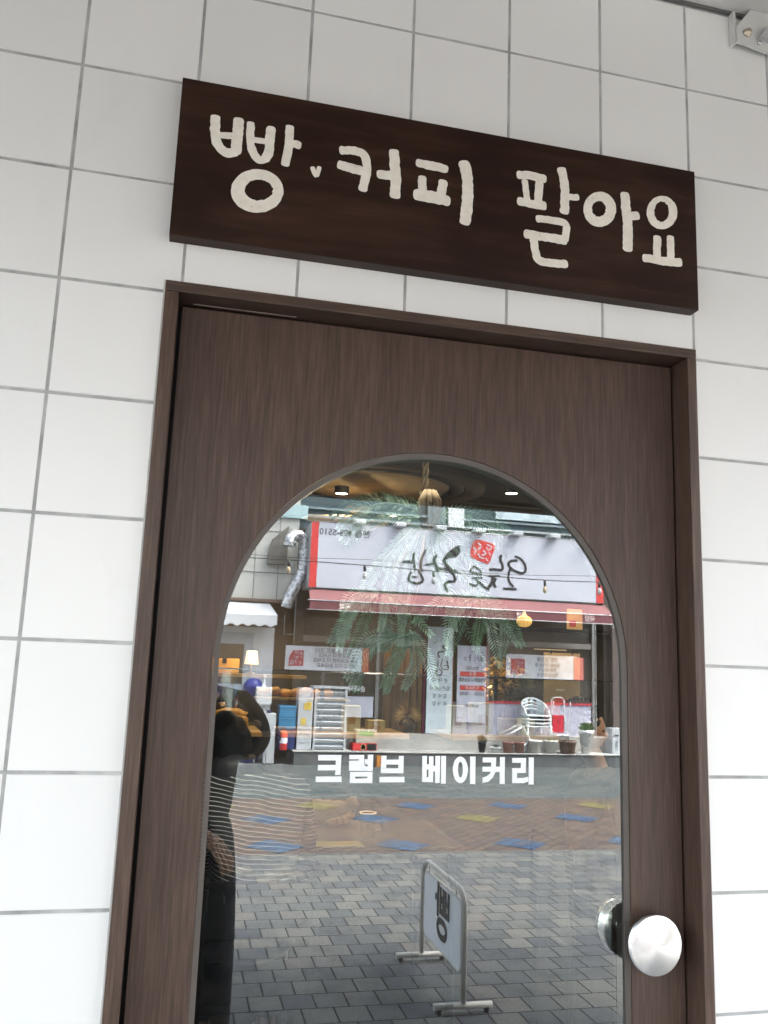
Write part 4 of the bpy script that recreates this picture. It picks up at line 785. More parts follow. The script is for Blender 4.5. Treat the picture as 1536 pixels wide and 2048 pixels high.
# white washing stand
ws = thing('white_stand', (1.5, -11.4, 0), 'white folding stand draped with a pale cloth by the neighbour door', 'stand')
W = MB()
for (a, b) in (((1.42, -11.3), (1.50, -11.34)), ((1.60, -11.3), (1.52, -11.34)), ((1.45, -11.5), (1.50, -11.42)), ((1.6, -11.5), (1.52, -11.42))):
    W.tube([(a[0], a[1], 0), (b[0], b[1], 1.05)], .010, M_WPL, 8)
W.lathe([(.001, 1.28), (.03, 1.27), (.033, 1.24), (.012, 1.21), (.03, 1.12), (.06, 1.05)], (1.51, -11.37, 0), M_WPL, 14); W.build('frame', ws)
W = MB(); W.box(1.40, 1.63, -11.45, -11.28, .84, 1.10, M_WPL, .015); W.build('cloth', ws)
wc = thing('white_canister', (1.6, -11.6, 0), 'white plastic canister on the ground by the white stand', 'canister')
W = MB(); W.box(1.56, 1.72, -11.55, -11.35, 0, .72, M_LW, .015); W.build('body', wc); W = MB(); W.lathe([(.03, .72), (.03, .76)], (1.62, -11.45, 0), M_NAVY, 14); W.build('cap', wc)
bx = thing('blue_helmet_box', (1.4, -11.6, 0), 'dark blue rounded bin lid beside the white stand', 'bin')
W = MB(); W.lathe([(.14, 0), (.14, 1.05), (.15, 1.06), (.14, 1.14), (.09, 1.2), (.001, 1.22)], (1.38, -11.62, 0), plain('royal blue plastic', (.015, .03, .22), .4), 24); W.build('drum', bx)
# boxes by the entrance
g_ = thing('green_label_box', (3.1, -11.4, .2), 'beige box with a green label stacked on the red box', 'box')
W = MB(); W.box(2.95, 3.26, -11.62, -11.40, .31, .50, plain('beige carton', (.42, .38, .31), .8), .004); W.build('carton', g_)
W = MB(); W.prism(rrect(2.98, 3.22, .42, .48, .028), -11.398, -11.395, plain('green label', (.04, .30, .13), .6)); W.build('label_patch', g_)
g_ = thing('red_box', (3.08, -11.4, .2), 'red carton with a round emblem under the beige box', 'box')
W = MB(); W.box(2.90, 3.27, -11.64, -11.39, .20, .306, M_SRED, .004); W.build('carton', g_)
W = MB(); W.lathe([(.043, 0), (.043, .003), (.034, .003), (.034, 0)], (3.06, -11.39, .252), plain('gold print', (.45, .36, .15), .5), 24, 'Y'); W.box(3.12, 3.26, -11.391, -11.386, .21, .30, M_BLACK); W.build('emblem', g_)
W = MB(); W.box(3.21, 3.29, -11.2, -11.1, .0, .16, plain('orange box', (.50, .20, .04), .6), .006); W.box(3.225, 3.275, -11.18, -11.12, .16, .175, M_BLACK, .003); tag(W.build('orange_can'), 'small orange can on the ground in front of the red box', 'can')

# chairs
M_CHW = plain('white chair plastic', (.66, .71, .70), .35, var=.05)
def chair_mesh(parent, cx, cy, z, rot=None, piv=None, top=True):
    W = MB()
    n = 14; R_ = .21
    arc = [(math.pi*(-.05+1.1*i/n)) for i in range(n+1)]
    pts = [(cx+R_*math.cos(a)*1.02, cy-R_*math.sin(a)*.9, z+.52+.145*math.sin(max(0, a if a < math.pi/2 else math.pi-a))) for a in arc]
    W.tube(pts, .016, M_CHW, 8)
    lo = [(p[0], p[1], z+.43) for p in pts]
    for i in range(n):
        if i in (5, 7, 9): continue
        a, b, c, d = (Vector(q) for q in (pts[i], pts[i+1], lo[i+1], lo[i])); nn = (b-a).cross(d-a).normalized()*.004
        W.face([a+nn, b+nn, c+nn, d+nn], M_CHW); W.face([a-nn, d-nn, c-nn, b-nn], M_CHW)
    W.box(cx-.20, cx+.20, cy-.19, cy+.2, z+.39, z+.41, M_CHW, .008)
    W.tube([pts[0], (cx+.2, cy+.17, z+.40)], .014, M_CHW, 6); W.tube([pts[-1], (cx-.2, cy+.17, z+.40)], .014, M_CHW, 6)
    if top is not None:
        for sx in (-1, 1):
            for sy in (-1, 1): W.tube([(cx+sx*.18, cy+sy*.17, z+.39), (cx+sx*.205, cy+sy*.19, z)], [.016, .012], M_CHW, 8)
    if rot is not None:
        for v in W.bm.verts: v.co = rot @ (v.co-Vector(piv)) + Vector(piv)
    return W
for k_, dz in enumerate((0, .055, .11, .165)):
    t_ = thing('plastic_chair', (5.93, -11.55, .43+dz), ['lowest of the four stacked white plastic armchairs behind the pots', 'second white plastic armchair from the bottom of the stack', 'third white plastic armchair from the bottom of the stack', 'topmost white plastic armchair of the stack behind the pots'][k_], 'chair', 'stacked white plastic chairs')
    chair_mesh(t_, 5.93, -11.62, .20+dz).build('shell', t_)
t_ = thing('tipped_stool', (5.55, -11.5, .2), 'white plastic stool tipped over against the chair stack', 'stool')
W = MB(); rt = Matrix.Rotation(R(58), 3, 'Y'); pv = (5.56, -11.5, .42)
W.box(5.42, 5.70, -11.64, -11.36, .56, .58, M_CHW, .01)
for sx in (-1, 1):
    for sy in (-1, 1): W.tube([(5.56+sx*.12, -11.5+sy*.12, .57), (5.56+sx*.15, -11.5+sy*.15, .24)], .014, M_CHW, 8)
for v in W.bm.verts: v.co = rt @ (v.co-Vector(pv))+Vector(pv)
W.build('stool_body', t_)
t_ = thing('folding_chair', (6.33, -11.5, .2), 'folding chair with pale tube frame and red back between chair stack and planter', 'chair')
W = MB(); W.tube([(6.21, -11.6, .62), (6.22, -11.62, 1.02), (6.26, -11.62, 1.06), (6.40, -11.62, 1.06), (6.44, -11.62, 1.02), (6.45, -11.6, .62), (6.50, -11.42, .20)], .011, M_WPL, 8); W.tube([(6.21, -11.6, .62), (6.17, -11.42, .20)], .011, M_WPL, 8)
W.tube([(6.185, -11.45, 1.0), (6.16, -11.7, .20)], .009, M_WPL, 8); W.tube([(6.475, -11.45, 1.0), (6.50, -11.7, .20)], .009, M_WPL, 8); W.tube([(6.17, -11.5, .45), (6.5, -11.5, .45)], .009, M_WPL, 8); W.build('frame', t_)
W = MB(); W.box(6.235, 6.435, -11.64, -11.60, .50, .78, plain('red vinyl', (.50, .02, .04), .4), .01); W.build('backrest', t_)
W = MB(); W.box(6.20, 6.47, -11.62, -11.42, .46, .48, M_WPL, .008); W.build('seat', t_)
# pots
def leaves(W, c, r, n, m, sz=.03, seed=0):
    rnd = random.Random(seed)
    for _ in range(n):
        d = Vector((rnd.gauss(0, 1), rnd.gauss(0, 1), rnd.gauss(0, 1))).normalized()*(rnd.random()**.4)
        p = Vector(c)+Vector((d.x*r[0], d.y*r[1], d.z*r[2]))
        a = Vector((rnd.gauss(0, 1), rnd.gauss(0, 1), rnd.gauss(0, 1))).normalized(); b = a.orthogonal().normalized(); s_ = sz*rnd.uniform(.6, 1.3)
        W.face([p-a*s_, p+b*s_*.4, p+a*s_, p-b*s_*.4], m)
M_LEAFD = plain('dark leaves', (.035, .06, .025), .6, var=.5, scale=30); M_LEAFG = plain('fresh leaves', (.10, .17, .05), .6, var=.4, scale=30)
M_TERRA = plain('terracotta', (.26, .13, .10), .8); M_PGREY = plain('pale grey pot', (.50, .49, .45), .6); M_PWH = plain('white ceramic', (.66, .67, .66), .35); M_SOIL = plain('soil', (.05, .04, .03), .95)
PY = -11.36
def pot(x, r0, r1, h, m, label, foliage=None, sz=.02, name='flower_pot'):
    t_ = thing(name, (x, PY, .2), label, 'plant pot', 'pots along the step')
    W = MB(); W.lathe([(r0, 0), (r1*.97, h*.85), (r1*1.05, h*.86), (r1*1.05, h), (r1*.92, h), (r1*.9, h*.9), (.001, h*.9)], (x, PY, .201), m, 22); W.build('pot', t_)
    if foliage:
        W = MB(); leaves(W, (x, PY, .2+h+foliage[1]*.6), (foliage[0], foliage[0], foliage[1]), foliage[2], foliage[3], sz, int(x*100)); W.build('foliage', t_)
    return t_
pot(4.94, .045, .065, .16, M_BLACK, 'small black pot with a dark bushy plant on the step edge', (.085, .07, 160, M_LEAFD))
pot(5.16, .065, .085, .085, M_PWH, 'low white bowl pot with a few succulents on the step', (.06, .03, 60, M_LEAFD), .015)
pot(5.37, .07, .085, .17, M_TERRA, 'terracotta pot left of the other terracotta pot on the step')
pot(5.56, .065, .08, .17, M_TERRA, 'terracotta pot next to the pale grey buckets on the step')
pot(5.81, .075, .115, .20, M_PGREY, 'large pale grey pot under the stacked chairs')
pot(6.10, .075, .105, .20, M_PGREY, 'pale grey pot just left of the brown planter', (.05, .03, 30, M_LEAFG))
pot(6.38, .11, .135, .20, plain('brown planter', (.17, .11, .08), .8), 'wide brown planter under the folding chair')
pot(6.70, .065, .12, .37, M_PWH, 'tall white tapered pot with fresh green leaves at the step end', (.12, .07, 260, M_LEAFG), .03)
t_ = thing('white_outdoor_cabinet', (7.3, -11.5, 0), 'narrow white metal cabinet at the right end of the step', 'cabinet')
W = MB(); W.box(7.18, 7.44, -11.62, -11.40, 0, .60, M_LW, .01); W.build('body', t_); W = MB(); W.box(7.22, 7.30, -11.399, -11.394, .48, .50, M_BLACK); W.box(7.24, 7.28, -11.399, -11.394, .3, .4, M_LG); W.build('handle', t_)
t_ = thing('power_pipe', (1.97, FY, 1.8), 'thin grey conduit down the wall between the two buildings', 'pipe')
W = MB(); W.tube([(1.98, FY+.06, 2.5), (1.98, FY+.06, 1.75)], .013, M_ALU, 8); W.tube([(1.98, FY+.06, 1.9), (1.82, FY+.06, 1.9), (1.82, FY+.06, 2.2)], .010, M_ALU, 8); W.build('conduit', t_)

# ================================================================ CAFE INTERIOR
M_WDARK = plain('dark brown interior paint', (.011, .008, .0065), .7, var=.2, scale=1.5)
M_FLOORI = plain('cafe floor', (.008, .0065, .0055), .95, var=.3, scale=2); M_FLOORI.node_tree.nodes['Principled BSDF'].inputs['Specular IOR Level'].default_value = 0
W = MB(); W.box(-2.5, 6.5, .141, 6.3, -.02, .0, M_FLOORI); struct(W, 'cafe_floor')
W = MB(); W.box(-2.5, 6.5, .141, 6.3, 2.80, 2.9, M_WDARK); tag(W.build('cafe_ceiling'), 'dark brown ceiling inside the cafe', 'ceiling', kind='structure')
W = MB(); W.box(-2.5, 6.5, 6.2, 6.3, 0, 2.8, plain('cafe back wall', (.065, .052, .042), .7, var=.2, scale=1)); W.box(-2.6, -2.5, .141, 6.2, 0, 2.8, M_WDARK); W.box(6.5, 6.6, .141, 6.2, 0, 2.8, M_WDARK); W.build('cafe_back_wall')
bpy.data.objects['cafe_back_wall']['label'] = 'dark brown inner walls at the back of the cafe'; bpy.data.objects['cafe_back_wall']['category'] = 'wall'
W = MB(); W.box(-2.5, .17, .141, .15, 0, 2.8, M_WDARK); W.box(1.202, 6.5, .141, .15, 0, 2.8, M_WDARK); W.box(.17, 1.202, .141, .15, 2.15, 2.8, M_WDARK); tag(W.build('wall_lining'), 'dark inner lining of the front wall beside the door', 'wall')

def lamp(name, x, y, z, e, col=(1, .74, .45), size=.05):
    l = bpy.data.lights.new(name, 'POINT'); l.energy = e*.15; l.color = col; l.shadow_soft_size = size
    o = bpy.data.objects.new(name, l); C.objects.link(o); o.location = (x, y, z); return o
M_GLOW = plain('lamp glow', (1, .85, .6), .5, emit=3); M_GLOWS = plain('soft lamp glow', (1, .72, .38), .6, emit=.2)
DL = [(.55, 1.25, 'added unseen spotlight brightening the striped shirt'), (.58, .44, 'added unseen spotlight brightening the hanging plant, nearer the left jamb'), (.95, .44, 'added unseen spotlight brightening the hanging plant, nearer the right jamb'), (1.248, 4.2, 'bright ceiling spotlight left of the wooden ceiling disc'), (2.456, 4.12, 'bright ceiling spotlight at the right under the dark ceiling'), (.6, 5.2, 'ceiling spotlight over the bread counter'), (3.6, 5.2, 'ceiling spotlight over the hanging scroll'), (1.9, 5.4, 'ceiling spotlight over the middle of the counter')]  # first three are added fill spots for the shirt and the plant
for x, y, lb in DL:
    zl_ = 2.64 if abs(x-1.248) < .01 else 2.725
    t_ = thing('ceiling_spotlight', (x, y, 2.72), lb, 'ceiling light', 'cafe ceiling spotlights')
    W = MB(); W.lathe([(.050, 2.79-zl_), (.050, .0), (.043, .0), (.043, .02)], (x, y, zl_), M_BLACK, 24, cap=False); W.build('housing', t_)
    W = MB(); W.lathe([(.001, .004), (.042, .004)], (x, y, zl_), M_GLOW, 24, cap=False); W.build('lens', t_)
    l = bpy.data.lights.new('spot', 'SPOT'); l.energy = 8 if y > 3 else (11 if y > 1 else 4.5); l.color = (1, .72, .42) if y > 3 else (1, .95, .88); l.spot_size = R(110 if y > 3 else 42); l.spot_blend = .6; l.shadow_soft_size = .04
    o = bpy.data.objects.new('spot', l); C.objects.link(o); o.location = (x, y, zl_-.02)
# wooden ceiling disc with fan
M_RATT = plain('pale plywood', (.50, .38, .24), .6, var=.2, scale=5)
cd = thing('ceiling_disc', (1.45, 4.1, 2.7), 'round pale wooden disc with a dark ring hanging under the cafe ceiling', 'ceiling panel')
W = MB(); W.lathe([(.001, 0), (.50, 0), (.50, .03), (.001, .03)], (1.47, 4.12, 2.69), M_RATT, 64); W.build('disc', cd)
W = MB(); W.lathe([(.52, -.012), (.60, -.012), (.60, .06), (.52, .06), (.52, -.012)], (1.47, 4.12, 2.69), M_BLACK, 64, cap=False); W.build('dark_ring', cd)
W = MB(); W.lathe([(.61, -.01), (.74, -.01), (.74, .05), (.61, .05), (.61, -.01)], (1.47, 4.12, 2.69), plain('dark plywood rim', (.07, .05, .032), .7), 64, cap=False); W.build('outer_ring', cd)
fn = thing('ceiling_fan', (1.55, 4.3, 2.5), 'wooden ceiling fan below the round ceiling disc', 'ceiling fan')
W = MB(); W.tube([(1.55, 4.3, 2.69), (1.55, 4.3, 2.52)], .015, M_RATT, 10); W.lathe([(.001, 2.54), (.06, 2.53), (.07, 2.50), (.05, 2.46), (.001, 2.45)], (1.55, 4.3, 0), M_RATT, 20); W.build('hub', fn)
for i in range(5):
    a = R(20+72*i); W = MB(); d = Vector((math.cos(a), math.sin(a), 0)); n_ = Vector((-d.y, d.x, .15)); c = Vector((1.55, 4.3, 2.50))
    W.face([c+d*.07+n_*.02, c+d*.18+n_*.075, c+d*.50+n_*.085, c+d*.56, c+d*.50-n_*.06, c+d*.18-n_*.055, c+d*.07-n_*.02], M_RATT)
    o = W.build('blade', fn); o.modifiers.new('s', 'SOLIDIFY').thickness = .008
W = MB(); W.box(1.3, 4.2, 4.44, 4.48, 2.70, 2.73, plain('track grey', (.10, .085, .07), .5)); tag(W.build('lighting_track'), 'thin straight lighting track along the dark ceiling', 'lighting track')

# long counter with glass case
M_OAK = plain('warm oak', (.40, .25, .11), .5, var=.2, scale=6)
ct = thing('bakery_counter', (2.1, 5.4, 0), 'long dark counter with an oak top at the back of the cafe', 'counter')
W = MB(); W.box(.1, 4.2, 5.25, 5.75, .0, .925, M_WDARK); W.build('cabinet', ct)
W = MB(); W.box(.1, .90, 5.18, 5.8, .93, .965, M_OAK, .004); W.box(1.05, 2.05, 5.18, 5.8, .93, .965, M_OAK, .004); W.box(2.40, 3.35, 5.18, 5.8, .93, .965, M_OAK, .004); W.build('top', ct)
gc = thing('glass_display_case', (2, 5.4, .97), 'glass display case standing on the bakery counter', 'display case')
W = MB(); W.box(.1, 4.2, 5.20, 5.206, .98, 1.42, M_THIN); W.build('front_glass', gc)
W = MB(); W.box(.1, 4.2, 5.19, 5.215, 1.421, 1.433, M_STEEL); W.build('top_rail', gc)
for x in (1.33, 2.75):
    W = MB(); W.box(x, x+.03, 5.19, 5.21, .98, 1.42, M_STEEL); W.build('post', gc)
# bread
M_CRUST = plain('golden crust', (.52, .25, .07), .6, var=.4, scale=14)
for i, (x, y, z, r, lb) in enumerate(((.66, 5.32, 1.035, (.13, .05, .045), 'long golden loaf on top of the bread pile'), (.60, 5.40, 1.01, (.10, .06, .045), 'golden loaf behind the square bread'), (.20, 5.42, 1.01, (.09, .06, .04), 'round golden loaf at the counter end'))):
    W = MB(); W.blob((x, y, z+.05), r, M_CRUST, 3, .12, i); tag(W.build('bread_loaf'), lb, 'bread', 'bread on the counter')
W = MB(); W.box(.64, .80, 5.22, 5.34, .968, 1.05, M_CRUST, .02); W.blob((.72, 5.28, 1.05), (.08, .055, .03), M_CRUST, 3, .1, 5); tag(W.build('sandwich_bread'), 'square golden sandwich bread in front of the loaves', 'bread')
W = MB()
for i in range(7): W.blob((.92+i*.085, 5.45, 1.255+.01*math.sin(i*2)), (.055, .05, .035), M_CRUST, 2, .15, i)
W.box(.85, 1.6, 5.35, 5.55, 1.20, 1.212, M_OAK); tag(W.build('bread_shelf'), 'shelf of browned buns in the middle of the glass case', 'bread shelf')
kt = thing('coffee_kettle', (.62, 5.5, .97), 'dark brown metal kettle behind the bread', 'kettle')
M_BRZ = plain('bronze metal', (.22, .14, .09), .25, .9)
W = MB(); W.lathe([(.065, .97), (.07, .99), (.062, 1.10), (.045, 1.16), (.02, 1.175)], (.60, 5.52, 0), M_BRZ, 24); W.build('pot', kt)
W = MB(); W.lathe([(.04, 1.165), (.01, 1.19), (.012, 1.205), (.001, 1.21)], (.60, 5.52, 0), M_BLACK, 16); W.build('lid', kt)
W = MB(); W.tube([(.53, 5.52, 1.14), (.48, 5.52, 1.12), (.49, 5.52, 1.04), (.53, 5.52, 1.01)], .008, M_BLACK, 8); W.build('handle', kt)
W = MB(); W.tube([(.66, 5.52, 1.02), (.70, 5.52, 1.09), (.72, 5.52, 1.15)], [.012, .008, .006], M_BRZ, 8); W.build('spout', kt)
em = thing('coffee_machine', (.35, 5.55, .97), 'dark brown coffee machine at the left end of the counter', 'coffee machine')
W = MB(); W.box(.30, .50, 5.45, 5.7, .97, 1.33, M_WDARK, .02); W.box(.42, .54, 5.40, 5.46, 1.18, 1.24, plain('orange plastic', (.5, .13, .03), .5), .01); W.build('machine_body', em)
# lamp on a shelf
tl = thing('table_lamp', (.84, 5.75, 1.38), 'small lamp with a cream shade standing on the back shelf', 'lamp')
W = MB(); W.lathe([(.06, 1.46), (.055, 1.5), (.045, 1.57)], (.84, 5.80, 0), plain('lit cream shade', (.95, .75, .45), .8, emit=.03), 24, cap=False); W.build('shade', tl)
W = MB(); W.lathe([(.035, 1.385), (.035, 1.395), (.006, 1.40), (.006, 1.5)], (.84, 5.80, 0), M_OAK, 16); W.build('base', tl)
W = MB(); W.box(.1, 1.3, 5.75, 6.0, 1.355, 1.38, M_OAK); tag(W.build('back_shelf'), 'oak shelf on the back wall carrying the cream lamp', 'shelf')
W = MB(); W.box(.42, .74, 5.78, 5.95, 1.382, 1.50, plain('amber box', (.60, .27, .05), .6, emit=.05), .008); W.box(.60, .635, 5.77, 5.78, 1.46, 1.50, M_BLACK); tag(W.build('amber_box'), 'wide amber box left of the cream lamp on the shelf', 'box')  # weak emission brightens the box, which is no lamp
lamp('shelf_glow', .84, 5.7, 1.62, 3)
# paper bags and boxes
M_KRAFT = plain('pale kraft paper', (.60, .48, .33), .8, var=.1); M_PAPERW = plain('cream paper', (.72, .66, .55), .8, var=.06)
def pbox(x0, x1, z1, lb, m, y=5.3, name='paper_box', cat='box', grp='paper boxes on the counter'):
    t_ = thing(name, ((x0+x1)/2, y, .97), lb, cat, grp)
    W = MB(); W.box(x0, x1, y, y+.12, .967, z1, m, .006); W.build('carton', t_)
    W = MB(); W.box((x0*.7+x1*.3), (x0*.3+x1*.7), y-.002, y, .967+(z1-.967)*.3, .967+(z1-.967)*.6, plain('orange print', (.55, .33, .18), .7)); W.build('print', t_)
pbox(1.54, 1.68, 1.17, 'tall cream paper box on the middle counter', M_PAPERW)
pbox(1.74, 1.88, 1.06, 'low cream paper box right of the tall one on the middle counter', M_KRAFT)
pbox(2.42, 2.56, 1.19, 'pale box at the left end of the right counter', M_PAPERW)
pbox(2.60, 2.79, 1.22, 'tallest cream box on the right counter', M_PAPERW, 5.28)
pbox(2.82, 2.97, 1.10, 'small kraft box right of the tallest box', M_KRAFT, 5.26)
pbox(3.02, 3.14, 1.10, 'small cream box furthest right on the counter', M_PAPERW, 5.26)
# vase with golden leaves
vs = thing('golden_leaf_vase', (3.0, 5.55, .97), 'vase of shiny golden leaves on the right end of the counter', 'vase')
W = MB(); W.lathe([(.05, .97), (.08, 1.05), (.075, 1.15), (.035, 1.22), (.045, 1.25)], (3.02, 5.55, 0), M_BRZ, 20); W.build('vase_body', vs)
M_GOLD = plain('golden leaves', (.75, .50, .22), .3, .3, var=.4, scale=25); M_OLIVE = plain('olive stems', (.12, .13, .04), .6)
W = MB()
rnd = random.Random(3)
for i in range(15):
    a = rnd.uniform(-1, 1); L_ = rnd.uniform(.2, .38); W.tube([(3.02, 5.55, 1.22), (3.02+a*.09, 5.55, 1.22+L_*.5), (3.02+a*.21-.04, 5.55+rnd.uniform(-.1, .1), 1.22+L_)], .003, M_OLIVE, 5)
W.build('stems', vs)
W = MB(); leaves(W, (2.95, 5.55, 1.42), (.17, .12, .19), 240, M_GOLD, .035, 8); leaves(W, (3.14, 5.55, 1.36), (.10, .1, .16), 90, M_OLIVE, .045, 9); W.build('leaves', vs)
# dried bush
db = thing('dried_bush', (2.06, 5.5, .97), 'spiky golden brown dried bush on the counter', 'dried plant')
W = MB(); rnd = random.Random(5)
for i in range(220):
    d = Vector((rnd.gauss(0, 1), rnd.gauss(0, 1), rnd.gauss(0, .8))).normalized(); p = Vector((2.10, 5.45, 1.10)); q = d.orthogonal().normalized()*.006
    W.face([p+q, p+d*rnd.uniform(.09, .15), p-q], plain('dried straw', (.42, .27, .10), .6, var=.4, scale=30))
W.build('straw', db); W = MB(); W.lathe([(.05, .965), (.07, 1.03), (.04, 1.08)], (2.10, 5.45, 0), M_BRZ, 16); W.build('bowl', db)
# curtain and dark figure-like drape behind
cu_ = thing('tan_curtain', (2.1, 6.1, 0), 'tan cloth curtain hanging on the back wall behind the dried bush', 'curtain')
W = MB(); n = 40
for i in range(n):
    x0, x1 = 2.05+.35*i/n, 2.05+.35*(i+1)/n
    W.face([(x0, 6.12+.03*math.sin(i*.9), .2), (x1, 6.12+.03*math.sin((i+1)*.9), .2), (x1, 6.12+.03*math.sin((i+1)*.9), 1.7), (x0, 6.12+.03*math.sin(i*.9), 1.7)], plain('tan cloth', (.26, .17, .09), .9))
o = W.build('cloth', cu_); o.modifiers.new('s', 'SOLIDIFY').thickness = .004
# hanging scroll with red sun
sc_ = thing('hanging_scroll', (3.68, 5.95, .9), 'beige hanging scroll with a red circle on the cafe back wall', 'poster')
M_SCR = plain('beige scroll paper', (.50, .37, .22), .8, var=.08)
W = MB(); W.box(3.50, 3.86, 5.905, 5.91, .86, 1.66, M_SCR); W.build('sheet', sc_)
W = MB(); W.lathe([(.001, -.002), (.155, -.002), (.155, 0)], (3.66, 5.904, 1.10), plain('red sun print', (.48, .05, .03), .7), 40, 'Y', cap=False); W.build('red_circle', sc_)
W = MB(); W.tube([(3.40, 5.9, 1.685), (3.72, 5.9, 1.685)], .005, M_PAPERW, 6); W.tube([(3.57, 5.9, 1.685), (3.57, 5.9, 1.65)], .006, M_BLACK, 6); W.tube([(3.78, 5.9, 1.685), (3.78, 5.9, 1.65)], .006, M_BLACK, 6); W.box(3.62, 3.70, 5.9, 5.904, 1.315, 1.335, M_PAPERW); W.build('rod', sc_)
# glowing pumpkin pot on a high shelf
W = MB(); W.box(2.75, 4.3, 5.1, 5.4, 1.82, 1.84, M_WDARK); tag(W.build('high_shelf'), 'dark high shelf carrying the golden lidded jar', 'shelf')
pk = thing('golden_jar', (3.01, 5.2, 1.84), 'round ribbed golden jar with a lid on the high shelf', 'jar')
M_AMB = plain('amber ceramic with glow', (.75, .42, .12), .25, var=.15, emit=.09)  # glow put into the ceramic by a weak emission
W = MB(); n = 40
g_ = bmesh.ops.create_uvsphere(W.bm, u_segments=48, v_segments=20, radius=1)
for v in g_['verts']:
    a = math.atan2(v.co.y, v.co.x); k_ = 1+.07*abs(math.cos(a*5)); v.co = Vector((3.01+v.co.x*.062*k_, 5.2+v.co.y*.062*k_, 1.893+v.co.z*.05))
W.mats = [M_AMB]; W.build('jar_body', pk)
W = MB(); W.lathe([(.03, 1.938), (.012, 1.955), (.012, 1.968), (.004, 1.975)], (3.01, 5.2, 0), M_AMB, 16); W.build('lid', pk)
W = MB(); W.box(3.42, 3.56, 5.25, 5.26, 1.845, 2.02, plain('orange card', (.60, .36, .15), .7, emit=.03)); W.box(3.44, 3.50, 5.248, 5.25, 1.87, 1.92, M_SRED); tag(W.build('orange_card'), 'orange card standing on the high shelf right of the golden jar', 'card')  # card lightened by a little emission of its own
lamp('jar_glow', 3.2, 4.9, 2.2, 4)
# near table with cup, pastry
tb = thing('cafe_table', (1.0, 2.4, 0), 'small brown cafe table near the door inside', 'table')
M_MBLK = plain('matt black', (.004, .004, .004), .95); M_MBLK.node_tree.nodes['Principled BSDF'].inputs['Specular IOR Level'].default_value = .05
M_TBL = plain('dark walnut top', (.030, .019, .013), .4, var=.25, scale=6)
W = MB(); W.box(.72, 1.50, 2.22, 2.85, .715, .745, M_TBL, .006); W.build('tabletop', tb)
for sx in (.76, 1.46):
    for sy in (2.26, 2.81): W = MB(); W.tube([(sx, sy, 0), (sx, sy, .715)], .018, M_MBLK, 10); W.build('leg', tb)
cp = thing('glass_mug', (1.10, 2.42, .745), 'clear glass mug with a gold rim on the cafe table', 'mug')
W = MB(); W.lathe([(.033, .747), (.036, .85)], (1.115, 2.42, 0), M_THIN, 28, cap=False); W.build('glass', cp)
W = MB(); W.tube([(1.115+.037*math.cos(a), 2.42+.037*math.sin(a), .853) for a in [2*math.pi*i/24 for i in range(25)]], .0026, plain('gold rim', (.9, .62, .35), .3, .5, emit=.05), 6, False); W.build('rim', cp)  # bright glint on the rim comes from emission
W = MB(); W.tube([(1.15, 2.42, .83), (1.18, 2.42, .82), (1.18, 2.42, .78), (1.15, 2.42, .77)], .005, M_THIN, 8); W.build('handle', cp)
pl = thing('croissant', (.98, 2.45, .75), 'flaky golden croissant beside the glass mug', 'pastry')
W = MB()
for i in range(6):
    a = R(-70+28*i); W.blob((1.0+.045*math.sin(a), 2.48-.03*math.cos(a), .80+.006*i), (.022, .02, .018), plain('pale crust', (.72, .44, .20), .6, var=.3, scale=20), 2, .2, i)
W.build('dough', pl)
W = MB(); W.box(.86, 1.06, 2.24, 2.34, .747, .75, plain('yellow paper', (.62, .55, .14), .8)); W.box(.88, 1.06, 2.225, 2.235, .747, .752, M_PAPERW); tag(W.build('paper_slip'), 'yellow paper slip at the front edge of the cafe table', 'paper')
bgb = thing('bread_bag', (.98, 2.75, .745), 'crumpled pale bread bag at the back of the cafe table', 'bag')
W = MB(); W.blob((.98, 2.74, .80), (.14, .05, .055), M_KRAFT, 3, .3, 2); W.blob((1.1, 2.74, .84), (.04, .03, .03), M_KRAFT, 2, .4, 3); W.build('paper_bag', bgb)
lamp('disc_fill', 1.35, 4.0, 2.2, 4)  # added fill light for the ceiling disc, no fixture
lamp('table_fill', 1.1, 2.2, 1.9, 2.2)  # extra fill light over the table, without a lamp body

# hanging plant -------------------------------------------------------------------
hp_ = thing('hanging_plant', (.85, .42, 1.9), 'faux fern garland hanging on a jute rope just inside the door glass', 'hanging plant')
PLY = .42
M_FERN = plain('grey green needles', (.42, .57, .43), .6, var=.35, scale=40); M_FERN2 = plain('darker green needles', (.20, .34, .20), .6, var=.35, scale=40)
M_JUTE = plain('jute rope', (.42, .30, .17), .9, var=.3, scale=60)
W = MB()
for k_ in range(3):
    W.tube([(.769+.0045*math.cos(i*.9+k_*2.1), PLY+.0045*math.sin(i*.9+k_*2.1), 1.875+i*.0112) for i in range(82)], .0036, M_JUTE, 6)
W.build('rope', hp_)
W = MB()
for k_ in range(9):
    a = k_*.7; W.tube([(.768+.010*math.cos(a), PLY-.045+.009*math.sin(a), 1.895), (.768+.021*math.cos(a+.2), PLY-.045+.019*math.sin(a+.2), 1.874), (.768+.021*math.cos(a+.4), PLY-.045+.018*math.sin(a+.4), 1.842), (.769+.012*math.cos(a), PLY-.045+.009*math.sin(a), 1.808)], .0058, M_JUTE, 6)
W.tube([(.769+.011*math.cos(i), PLY+.011*math.sin(i), 1.882+.0006*i) for i in range(30)], .0035, M_JUTE, 6)
W.build('knot', hp_)
for P_ in ([(.769, PLY, 1.825), (.715, PLY-.01, 1.74), (.659, PLY, 1.667)], [(.771, PLY, 1.825), (.84, PLY+.01, 1.75), (.907, PLY, 1.669)], [(.770, PLY, 1.82), (.76, PLY, 1.70), (.734, PLY, 1.572)]):
    W = MB(); W.tube(P_, .0045, M_JUTE, 6); W.build('stem', hp_)
rnd = random.Random(11)
